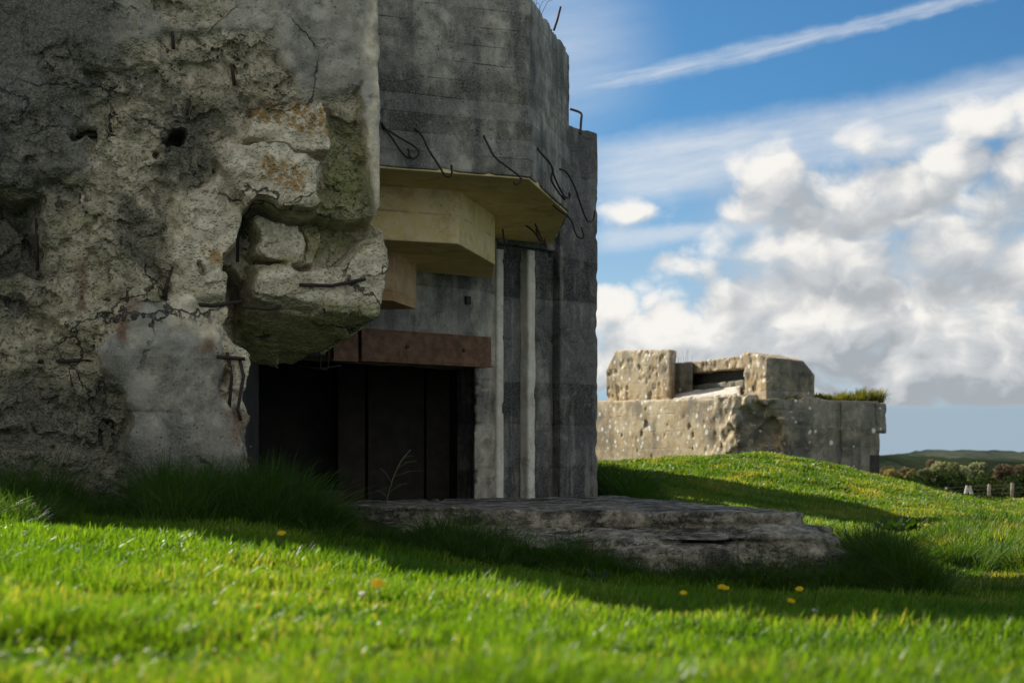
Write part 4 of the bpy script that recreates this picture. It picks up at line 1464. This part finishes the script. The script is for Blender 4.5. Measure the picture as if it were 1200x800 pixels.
# short lawn close to the camera
x, y = scatter(270000, 1.7, 12.5, 1)
k = clear(x, y) & (bare_amt(x, y) < .3); x, y = x[k], y[k]
hn = fbm(P2(x, y), 2.6, 4, 401, .62)
h = np.clip(.042 + .030 * hn + .003 * y, .016, .13) * rng.uniform(.45, 1.3, len(x))
blades('lawn_grass', G_lawn, x, y, h, (.0036 + .0006 * y) * rng.uniform(.7, 1.3, len(x)), .45, .6,
       tint=np.clip(rng.uniform(0, 1, len(x)) * .75 + .25 * (fbm(P2(x, y), 1.1, 3, 411) + .5), 0, 1), seed=2)
# broad low leaves of clover and plantain between the blades
x, y = scatter(120000, 1.8, 9, 3)
k = fbm(P2(x, y), 1.4, 3, 441) + .35 * rng.uniform(-1, 1, len(x)) > .18
x, y = x[k], y[k]
blades('lawn_clover', G_lawn, x, y, np.full(len(x), .034) * rng.uniform(.6, 1.3, len(x)), .013 * rng.uniform(.6, 1.3, len(x)), 1.2, .8, seed=4)

# long grass at the foot of the wall, round the platform and on the bank behind it
def tufts(name, mat, x, y, H, per, spread, wd, seed, lean=.55):
    r = np.random.default_rng(seed)
    n = len(x)
    X = np.repeat(x, per); Y = np.repeat(y, per); HH = np.repeat(H, per)
    a_ = r.uniform(0, 2 * np.pi, n * per); q = r.uniform(0, 1, n * per) ** .6
    ox, oy = np.cos(a_) * q, np.sin(a_) * q
    X2, Y2 = X + ox * spread, Y + oy * spread
    tl = np.repeat(r.normal(0, .28, n), per); tm = np.repeat(r.normal(-.05, .22, n), per)
    lx = ox * lean * r.uniform(.3, 1.3, n * per) + tl + r.normal(0, .12, n * per)
    ly = oy * lean * r.uniform(.3, 1.3, n * per) + tm + r.normal(0, .12, n * per)
    tint = np.clip(np.repeat(r.uniform(.1, .8, n), per) + r.uniform(-.25, .25, n * per), 0, 1)
    blades(name, mat, X2, Y2, HH * r.uniform(.45, 1.15, n * per), wd * r.uniform(.6, 1.4, n * per), seed=seed, tint=tint, lv=(lx, ly), bend=.9)


r = np.random.default_rng(55)
cx, cy, ch = [], [], []


def zone(n, x0, x1, y0, y1, fn):
    x = r.uniform(x0, x1, n); y = r.uniform(y0, y1, n)
    H = fn(x, y, fbm(P2(x, y), 1.7, 3, 421))
    k = clear(x, y) & (H > .05) & (r.uniform(0, 1, n) < np.clip(.25 + 2.2 * H, 0, 1))
    cx.append(x[k]); cy.append(y[k]); ch.append(H[k])


zone(2400, -4.6, -1.0, 8.9, 12.0, lambda x, y, nz: (.48 + .26 * nz) * sstep(1.3 + .5 * nz, .05, d_pier(x, y)) * sstep(-.9, -1.7, x))
zone(2600, -2.4, 2.9, 9.2, 12.4, lambda x, y, nz: (.25 + .16 * nz) * sstep(.95 + .45 * nz, .03, d_slab(x, y)) * (1 - .5 * sstep(-2.1, -1.8, x) * sstep(-.5, -.9, x) * sstep(10.9, 11.3, y)))
zone(700, 2.5, 3.3, 9.7, 12.2, lambda x, y, nz: (.48 + .30 * nz) * np.exp(-(((x - 2.80) / .20) ** 2 + ((y - 11.0) / 1.0) ** 2)) + .08)
zone(1500, 1.0, 4.0, 17.2, 26, lambda x, y, nz: (.34 + .14 * nz) * sstep(2.3, 1.5, x - .05 * (y - 18)))
zone(1800, 2.6, 7.0, 13.0, 20, lambda x, y, nz: (.22 + .2 * nz) * sstep(15.5, 16.1, y + 1.0 * (x - 3.64)) * (bare_amt(x, y) < .2) * sstep(.27, .31, x / y))
zone(260, -4.3, -2.9, 8.6, 9.6, lambda x, y, nz: .22 + .1 * nz + 0 * x)
x, y, H = map(np.concatenate, (cx, cy, ch))
tufts('long_grass', G_tall, x, y, H, 34, .075, .0062 * np.repeat(np.clip(y / 11, .9, 2), 34), 56)
# unmown grass between the tufts
x, y = scatter(90000, 8.0, 24, 5, .06, None, .8)
k = clear(x, y); x, y = x[k], y[k]
nz = fbm(P2(x, y), 1.6, 3, 421)
H = .20 * sstep(1.5, .1, d_pier(x, y)) * sstep(-.9, -1.7, x)
H = np.maximum(H, .15 * sstep(.8 + .2 * nz, .05, d_slab(x, y)))
H = np.maximum(H, .16 * sstep(1.0, 1.25, x) * sstep(17, 18.2, y) * sstep(2.4, 1.6, x - .05 * (y - 18)))
k = H > .04
blades('long_grass', G_tall, x[k], y[k], (H * (1 + .4 * nz))[k] * rng.uniform(.5, 1.25, k.sum()), .006 * rng.uniform(.6, 1.4, k.sum()) * (y[k] / 11), .45, .9, seed=6)

# field and mound beyond
x, y = scatter(300000, 12.2, 62, 7, .03, (-.02, .40), .9)
k = clear(x, y) & ~((x < 1.25) & (y < 24)); x, y = x[k], y[k]
k = (bare_amt(x, y) < .08 + .2 * rng.uniform(0, 1, len(x))); x, y = x[k], y[k]
nz = fbm(P2(x, y), .9, 4, 431)
H = .09 + .03 * nz
H += .16 * sstep(15.5, 16.3, y + 1.0 * (x - 3.64) + .3 * nz) * sstep(24, 18, y) * sstep(.27, .31, x / y)
H = np.where(y > 27, H * .95, H) * np.where(y > 50, 1.6, 1)
blades('field_grass', G_field, x, y, np.clip(H, .03, 1) * rng.uniform(.5, 1.3, len(x)), .0010 * y * rng.uniform(.6, 1.4, len(x)), .45, .8, seed=8,
       tint=np.clip(rng.uniform(0, 1, len(x)) * .7 + .3 * (nz + .5), 0, 1))

# grass on the far bunker's roof
r = np.random.default_rng(9)
n = 5000
sx = r.uniform(918, 1036, n)
p = np.array([tuple(rface(v, -.1)) for v in np.linspace(918, 1036, 60)])
ix = np.clip(((sx - 918) / 118 * 59).astype(int), 0, 59)
xx = p[ix, 0] + r.uniform(-.08, .08, n); yy = p[ix, 1] + r.uniform(0, 1.6, n)
hh = (.10 + .20 * sstep(930, 1000, sx)) * r.uniform(.4, 1.5, n) * (1 + .6 * fbm(np.stack([sx / 12, 0 * sx, 0 * sx], 1), 1.0, 3, 451))
zz = np.full(n, ztop - .02) + .0
G_dry = leafy('dry roof grass', (.06, .075, .015), (.17, .155, .04), (.25, .21, .09), .4)
blades('roof_grass', G_dry, xx, yy, hh, .03 * r.uniform(.6, 1.3, n), .5, .9, z=zz, seed=10)

# ------------------------------------------------------------------ flowers and plants
M_yel = leafy('dandelion yellow', (.88, .66, .01), (.92, .72, .02), None, .4, tcol=(1, 1, .6))
M_whi = plain('daisy white', (.75, .75, .72), (.85, .85, .82), 100, .6, .1)
M_stem = leafy('stem green', (.07, .11, .03), (.10, .15, .04), None, .2)
M_weed = leafy('weed leaf', (.05, .09, .015), (.12, .16, .03), None, .4)
M_dock = leafy('dock leaf', (.018, .045, .012), (.05, .09, .022), None, .3, .35)


def flower(px, py, D, R, hgt, label, kind='dandelion', face=.5):
    """a composite flower head on a stalk, standing at depth D"""
    c = at(px, py, D)
    z0 = g1(c.x, c.y)
    z1 = max(c.z, z0 + hgt)
    root = empty(kind, (c.x, c.y, z0))
    tag(root, label, 'flower', 'flowers in the grass')
    MB().tube([(c.x, c.y, z0 - .02), (c.x + .004, c.y, (z0 + z1) / 2), (c.x, c.y, z1)], .0022, 5).build('stalk', M_stem, root, True)
    mb = MB()
    ax = Vector((random.uniform(-.2, .2), -face, 1)).normalized()
    e1 = ax.orthogonal().normalized(); e2 = ax.cross(e1)
    top = Vector((c.x, c.y, z1))
    rings = ((1.0, 21, .0), (.72, 16, .22), (.42, 10, .38)) if kind == 'dandelion' else ((1.0, 16, .02),)
    for rr, n, up in rings:
        for k in range(n):
            a_ = 2 * math.pi * (k + random.uniform(-.2, .2)) / n
            dr = e1 * math.cos(a_) + e2 * math.sin(a_)
            sd_ = ax.cross(dr)
            wv = R * (.17 if kind == 'dandelion' else .13)
            tip = top + dr * R * rr * random.uniform(.9, 1.05) + ax * R * (up + .08)
            mid = top + dr * R * rr * .55 + ax * R * (up + .10)
            b_ = top + ax * R * up * .5
            mb.add([b_ - sd_ * wv * .4, b_ + sd_ * wv * .4, mid + sd_ * wv, tip + sd_ * wv * .6, tip - sd_ * wv * .6, mid - sd_ * wv],
                   [(0, 1, 2, 5), (5, 2, 3, 4)])
    mb.build('petals', M_yel if kind == 'dandelion' else M_whi, root)
    if kind != 'dandelion':
        MB().tube([top, top + ax * R * .3], [R * .33, R * .2], 8).build('flower_centre', M_yel, root)
    return root


flower(443, 718, 3.75, .022, .085, 'largest blurred yellow dandelion in the sunlit lawn below the platform')
flower(330, 648, 7.1, .022, .10, 'yellow dandelion in the shadow edge, below the wall and tall grass tufts')
flower(846, 712, 6.7, .022, .10, 'upper of two close yellow dandelions in shaded grass')
flower(851, 718, 6.5, .017, .09, 'half-closed lower dandelion of the close shaded pair')
flower(937, 714, 6.7, .020, .10, 'lone yellow dandelion in shade below the right end of the platform')
flower(927, 746, 5.1, .015, .085, 'flat orange-yellow dandelion at the shadow edge beside a white daisy')
flower(801, 743, 5.0, .013, .08, 'small pale yellow dandelion in the lit lawn below the close pair')
flower(955, 742, 5.2, .012, .05, 'single white daisy at the shadow edge', 'daisy')
flower(528, 676, 7.0, .010, .05, 'tiny white daisy in the dark grass below the platform', 'daisy')
flower(424, 714, 3.9, .009, .05, 'tiny white daisy next to the big dandelion', 'daisy')
flower(1086, 615, 19.0, .04, .16, 'yellow dandelion in the bright field right of the dark leafy plant')
flower(725, 567, 20.5, .035, .3, 'yellow dandelion high in dark bank grass beside the end column')
flower(741, 575, 20.0, .030, .25, 'yellow dandelion low in the dark bank grass behind the platform')
flower(302, 738, 3.45, .010, .03, 'orange-tinged dandelion sunk in the nearest lit lawn')
flower(945, 795, 4.0, .011, .03, 'faded dandelion at the bottom edge of the lawn')


def leaf_mesh(mb, base, dr, L, Wd, droop=.3, up=.6):
    d = Vector(dr).normalized(); z = Vector((0, 0, 1))
    s_ = d.cross(z)
    if s_.length < .1: s_ = Vector((1, 0, 0))
    s_.normalize()
    pts = []
    for t_, ww2 in ((0, .15), (.25, .8), (.55, 1), (.82, .6), (1, .05)):
        p = base + d * L * t_ * .8 + z * L * (up * t_ - droop * t_ * t_)
        pts.append((p - s_ * Wd * ww2 * .5, p + z * -.02 * L * ww2, p + s_ * Wd * ww2 * .5))
    vs = [q for tr in pts for q in tr]
    fs = []
    for i in range(4):
        for j in range(2):
            fs.append((i * 3 + j, i * 3 + j + 1, i * 3 + j + 4, i * 3 + j + 3))
    mb.add(vs, fs)


def add_attr(o, seed=0):
    r_ = np.random.default_rng(seed)
    n_ = len(o.data.vertices)
    for nm in ('tint', 'hgt'):
        a_ = o.data.attributes.new(nm, 'FLOAT', 'POINT')
        v = np.repeat(r_.uniform(0, 1, n_ // 5 + 1), 5)[:n_].astype(np.float32)
        a_.data.foreach_set('value', v)
    return o


def rosette(name, px, py, D, n, L, Wd, up, label, mat, rad=.1):
    c = at(px, py, D); z0 = g1(c.x, c.y)
    mb = MB()
    for k in range(n):
        a_ = random.uniform(0, 2 * math.pi)
        b_ = Vector((c.x + random.uniform(-rad, rad), c.y + random.uniform(-rad, rad), z0))
        l_ = L * random.uniform(.6, 1.15)
        leaf_mesh(mb, b_, (math.cos(a_), math.sin(a_), 0), l_, Wd * random.uniform(.7, 1.2), random.uniform(.2, .7), up * random.uniform(.6, 1.4))
    o = mb.build(name, mat, None, True)
    add_attr(o, n)
    tag(o, label, 'plant')
    return o


def stalk_weed(name, px, py, D, hgt, label, mat, n=14, leaf=.05, lw=.02, base_z=None):
    c = at(px, py, D); z0 = g1(c.x, c.y) if base_z is None else base_z
    root = empty(name, (c.x, c.y, z0))
    tag(root, label, 'plant')
    add_attr(MB().tube([(c.x, c.y, z0 - .03), (c.x + .02, c.y, z0 + hgt * .5), (c.x + .03, c.y, z0 + hgt)], [.005, .004, .002], 5).build('stem', M_stem, root, True))
    mb = MB()
    for k in range(n):
        t_ = (k + .5) / n
        b_ = Vector((c.x + .03 * t_, c.y, z0 + hgt * t_))
        a_ = k * 2.4
        leaf_mesh(mb, b_, (math.cos(a_), math.sin(a_), 0), leaf * (1.1 - .5 * t_), lw * (1.1 - .5 * t_), .5, .5)
    add_attr(mb.build('leaves', mat, root, True), n)
    return root


rosette('dock_plant', 1055, 615, 19.5, 150, .30, .085, .85, 'dark broad-leaved dock plant in the bright field right of the platform', M_dock, .22)
rosette('dock_plant', 1092, 648, 15.9, 70, .26, .07, .8, 'grey-green leafy plant low in field grass near the worn track', M_dock, .22)
rosette('dock_plant', 1148, 640, 16.4, 50, .26, .07, .8, 'sparse leafy plant at right in long field grass', M_dock, .3)
rosette('dock_plant', 692, 640, 10.2, 18, .16, .05, .8, 'low leafy weed against the front of the lower slab', M_dock, .1)
stalk_weed('nettle', 337, 600, 10.6, .36, 'upright pale green nettle at the left end of the platform', M_weed, 16, .08, .035)
stalk_weed('nettle', 397, 615, 11.2, .26, 'short bright green nettle before the platform front', M_weed, 14, .07, .03)
stalk_weed('yellow_weed', 206, 585, 10.4, .40, 'yellow-green spindly weed against the smooth foot of the broken wall', M_weed, 22, .05, .012)
# tall dry grass stalk in front of the opening
c = at(452, 592, 12.6)
root = empty('dry_grass_stalk', (c.x, c.y, -.37))
tag(root, 'tall thin grass stalk with side sprays before the black opening', 'plant')
M_stalk = leafy('stalk', (.10, .12, .05), (.16, .17, .08), None, .2)
pts = [at(452, 590, 12.6), at(460, 562, 12.6), at(470, 540, 12.6), at(481, 527, 12.6)]
add_attr(MB().tube(smooth_path(pts, 4), .005, 5).build('stem', M_stalk, root, True))
mb = MB()
for a0, a1 in [((462, 558), (497, 551)), ((459, 566), (445, 548)), ((466, 548), (488, 540)), ((457, 576), (478, 566)), ((470, 540), (484, 534)), ((455, 584), (440, 574))]:
    p0_, p1_ = at(*a0, 12.6), at(*a1, 12.6)
    mb.tube([p0_, (p0_ + p1_) / 2 + Vector((0, .02, .02)), p1_], [.0035, .003, .0015], 4)
add_attr(mb.build('side_spray', M_stalk, root, True))

# ------------------------------------------------------------------ fence at the field edge
FE = empty('post_and_wire_fence', (24, 79, -1.8))
tag(FE, 'post and wire fence at the far edge of the field before the bushes', 'fence')
posts = []
for px, pyt, D in [(1062, 574, 86), (1085, 573, 84), (1109, 570.5, 82), (1159, 567, 78), (1186, 565.5, 76), (1212, 564, 74.5), (1238, 563, 73)]:
    x_ = (px - 600) / F * D; zg = g1(x_, D); zt_ = (HY - pyt) / F * D
    rr = .10 if px in (1159, 1186) else .08
    MB().tube([(x_, D, zg - .3), (x_ + .02, D, zt_ - .04), (x_ + .02, D, zt_)], [rr, rr * .95, rr * .7], 8).build('post', M_wood, FE, True)
    posts.append((x_, D, zg, zt_))
for f_ in (.35, .65, .92):
    MB().tube([(x_, y_ - .1, zg + (zt_ - zg) * f_) for x_, y_, zg, zt_ in posts], .006, 4).build('wire', M_wire, FE)
D = 80.0
x_ = (1135 - 600) / F * D; zg = g1(x_, D)
mb = MB()
zt_ = (HY - 568.5) / F * D
for sx_ in (-1, 1):
    top = Vector((x_ + .04 * sx_, D, zt_)); bot = Vector((x_ + .17 + sx_ * .13 + (.0 if sx_ > 0 else -.3), D, zg - .2))
    dd = (top - bot); sd_ = Vector((.085, 0, 0))
    mb.obb((top + bot) / 2, sd_, (0, .05, 0), dd / 2)
o = mb.build('braced_post', plain('whitened timber', (.45, .41, .33), (.62, .58, .5), 6))
tag(o, 'pale wooden A-shaped braced post standing between the fence posts', 'post')

# ------------------------------------------------------------------ trees and bushes beyond the fence, woods and hills
def crown_leaves(mb_v, blobs, n, size, r_):
    V = []; ti = []
    w_ = np.array([b[3] * b[4] * b[5] for b in blobs]); w_ = w_ / w_.sum()
    for k, b in enumerate(blobs):
        m = max(6, int(n * w_[k]))
        d = r_.normal(0, 1, (m, 3)); d /= np.linalg.norm(d, axis=1)[:, None]
        rad = r_.uniform(.35, 1.0, m) ** .6
        p = np.array(b[:3]) + d * rad[:, None] * np.array(b[3:6])
        a1 = r_.normal(0, 1, (m, 3)); a1 /= np.linalg.norm(a1, axis=1)[:, None]
        a2 = np.cross(a1, r_.normal(0, 1, (m, 3))); a2 /= np.linalg.norm(a2, axis=1)[:, None] + 1e-9
        s1 = (size * r_.uniform(.5, 1.4, m))[:, None]; s2_ = s1 * .6
        V.append(np.stack([p - a1 * s1, p + a2 * s2_, p + a1 * s1, p - a2 * s2_], 1))
        t0 = r_.uniform(.1, .9)
        ti.append(np.clip(t0 + r_.uniform(-.3, .3, m), 0, 1))
    V = np.concatenate(V); ti = np.concatenate(ti)
    return V, ti


def tree(name, px, D, top_py, wpx, label, mat, seed, n=2200, size=.14, cat='tree', limbs=True, twig=False):
    r_ = np.random.default_rng(seed)
    x_ = (px - 600) / F * D; zg = g1(x_, D); zt_ = (HY - top_py + 3) / F * D
    Hh = zt_ - zg; Rw = wpx / 2 / F * D
    root = empty(name, (x_, D, zg))
    tag(root, label, cat, 'trees and bushes beyond the fence')
    blobs = []
    nb = 16
    for k in range(nb):
        a_ = r_.uniform(0, 2 * np.pi); rr = Rw * r_.uniform(.1, .8)
        zc = zg + Hh * r_.uniform(.22, .90) - (rr / Rw) ** 2 * Hh * .22
        s_ = Rw * r_.uniform(.22, .42)
        blobs.append((x_ + rr * math.cos(a_), D + rr * math.sin(a_) * .8, zc, s_, s_, s_ * r_.uniform(.7, 1.0)))
    V, ti = crown_leaves(None, blobs, int(n * 2.2), size, r_)
    nq = len(V)
    me_ = mesh_np('crown', V.reshape(-1, 3), np.arange(nq * 4), np.full(nq, 4), False, {'tint': np.repeat(ti, 4), 'hgt': np.repeat(ti, 4)})
    link('crown', me_, mat, root)
    mb = MB()
    tr = max(.05, Hh * .025)
    mb.tube([(x_, D, zg - .2), (x_ + .05, D, zg + Hh * .3), (x_, D, zg + Hh * .7)], [tr, tr * .75, tr * .3], 6)
    for b in blobs[:9]:
        s0 = Vector((x_, D, zg + Hh * r_.uniform(.1, .4)))
        mb.tube([s0, (s0 + Vector(b[:3])) / 2 + Vector((0, 0, -.1)), Vector(b[:3])], [tr * .45, tr * .3, tr * .1], 5)
    mb.build('trunk', M_bark, root, True)
    return root


T_pale = leafy('silvery spring leaves', (.17, .19, .10), (.40, .42, .25), None, .35, tcol=(1.1, 1.1, .8), rough=.95, spec=.03)
T_brown = leafy('brown bare twigs', (.13, .105, .07), (.26, .21, .14), None, .25, tcol=(1, .95, .8), rough=.95, spec=.03)
T_gold = leafy('golden willow twigs', (.27, .23, .09), (.44, .38, .16), None, .3, tcol=(1.05, 1, .7), rough=.95, spec=.03)
T_dark = leafy('dark green leaves', (.016, .027, .011), (.045, .065, .022), None, .3, tcol=(1, 1.1, .6), rough=.95, spec=.03)
T_green = leafy('mid green leaves', (.06, .085, .02), (.13, .16, .04), None, .4, rough=.95, spec=.03)
tree('bare_bush', 1034, 150, 543, 34, 'brown leafless bush beside the far bunker corner', T_brown, 1, cat='bush')
tree('willow', 1046, 145, 546, 30, 'golden twigged willow nearest the far bunker corner', T_gold, 2)
tree('willow', 1068, 147, 541, 18, 'narrow upright golden willow between brown and pale trees', T_gold, 3)
tree('bare_bush', 1059, 152, 549, 34, 'brown leafless bush between two golden willows', T_brown, 4, cat='bush')
tree('pale_tree', 1083, 140, 546, 30, 'small silvery tree at the left of the large pale tree', T_pale, 5)
tree('pale_tree', 1112, 138, 537, 52, 'largest silvery pale round tree above the fence', T_pale, 6, 3800)
tree('bare_tree', 1098, 160, 534, 34, 'brown bare tree rising behind the pale trees', T_brown, 7)
tree('pale_tree', 1128, 142, 543, 26, 'pale tree leaning at the right side of the largest one', T_pale, 8)
tree('pale_tree', 1148, 139, 540, 36, 'grey-green tree above the A-shaped post', T_pale, 9, 2600)
tree('dark_bush', 1120, 134, 557, 34, 'dark green bush in front of the largest pale tree', T_dark, 10, cat='bush')
tree('bare_tree', 1180, 143, 539, 50, 'brown twiggy bare tree at right above the fence posts', T_brown, 11, 3000)
tree('green_bush', 1163, 130, 559, 22, 'bright green bush behind a fence post', T_green, 12, cat='bush')
tree('green_bush', 1122, 128, 565, 22, 'low green bush just left of the A-shaped post', T_green, 13, cat='bush')
tree('bare_tree', 1207, 145, 544, 40, 'brown tree cut by the right edge of the view', T_brown, 14)
tree('pale_tree', 1169, 147, 545, 24, 'small pale tree between grey-green and twiggy brown trees', T_pale, 15)
tree('bare_bush', 1090, 133, 556, 28, 'low brown bush at the foot of the small silvery tree', T_brown, 16, cat='bush')
tree('dark_bush', 1150, 133, 560, 34, 'dark bush below the grey-green tree', T_dark, 17, cat='bush')
tree('dark_bush', 1190, 132, 561, 40, 'dark bush behind the two right-hand fence posts', T_dark, 18, cat='bush')
tree('dark_bush', 1070, 134, 562, 44, 'dark bush below the golden willows', T_dark, 19, cat='bush')

# low dark hedge along the field edge: too dense to count
r = np.random.default_rng(21)
bl = []
for k in range(170):
    px = r.uniform(1040, 1300); D = r.uniform(90, 104)
    x_ = (px - 600) / F * D; zg = g1(x_, D)
    s_ = r.uniform(.5, .9)
    bl.append((x_, D, zg + r.uniform(.2, 1.5), s_, s_, s_ * .8))
V, ti = crown_leaves(None, bl, 26000, .13, r)
me = mesh_np('hedge_undergrowth', V.reshape(-1, 3), np.arange(len(V) * 4), np.full(len(V), 4), False, {'tint': np.repeat(ti, 4), 'hgt': np.repeat(ti, 4)})
tag(link('hedge_undergrowth', me, T_dark), kind='stuff')

# wooded hills
def hill_mat(name, c1, c2, sc):
    m, t, b, out = new_mat(name)
    P = t.pos()
    n_ = t.noise(t.vm('MULTIPLY', P, (1, .4, 3)), sc, 6, .7)
    t.put(b.inputs['Base Color'], t.mix(t.ss(n_, .38, .62), c1, c2))
    b.inputs['Roughness'].default_value = 1
    b.inputs['Specular IOR Level'].default_value = 0
    return m


def hill(name, D, prof, depth, mat, seed):
    """ridge with its own depth; prof: (photo column, photo row) of the skyline"""
    pxs = np.arange(-900, 2100, 2.0)
    pr = np.interp(pxs, [p[0] for p in prof], [p[1] for p in prof])
    xs_ = (pxs - 600) / F * D
    top = (HY - pr) / F * D
    nr = 14
    V = []
    for k in range(nr):
        t_ = k / (nr - 1)
        yy_ = D - depth + 2 * depth * t_
        env = math.sin(math.pi * t_) ** .7 if 0 < t_ < 1 else 0
        P = np.stack([xs_, np.full_like(xs_, yy_), 0 * xs_], 1)
        bump_ = (np.abs(fbm(P, 14.0 / D * 10, 3, seed + k)) * .0013 + fbm(P, 2.0 / D * 10, 3, seed) * .0008) * D
        V.append(np.stack([xs_, np.full_like(xs_, yy_), -8 + (top + 8) * env + bump_ * env], 1))
    V = np.concatenate(V); m_ = len(xs_)
    ii, jj = np.meshgrid(np.arange(nr - 1), np.arange(m_ - 1), indexing='ij')
    a_ = (ii * m_ + jj).ravel()
    q_ = np.stack([a_, a_ + 1, a_ + m_ + 1, a_ + m_], 1)
    me_ = mesh_np(name, V, q_, np.full(len(q_), 4), False)
    tag(link(name, me_, mat), kind='structure')


hill('hill', 1500, [(-900, 528), (600, 536), (1030, 536), (1060, 533), (1090, 530), (1130, 529), (1170, 530), (1200, 532), (1400, 528), (2100, 531)], 260,
     hill_mat('far woods', (.022, .032, .028), (.058, .068, .05), .01), 501)
hill('wooded_hill', 700, [(-900, 538), (900, 540), (1030, 534), (1050, 535), (1080, 536), (1110, 539), (1200, 541), (1500, 538), (2100, 540)], 120,
     hill_mat('near woods', (.010, .016, .011), (.028, .036, .02), .02), 511)
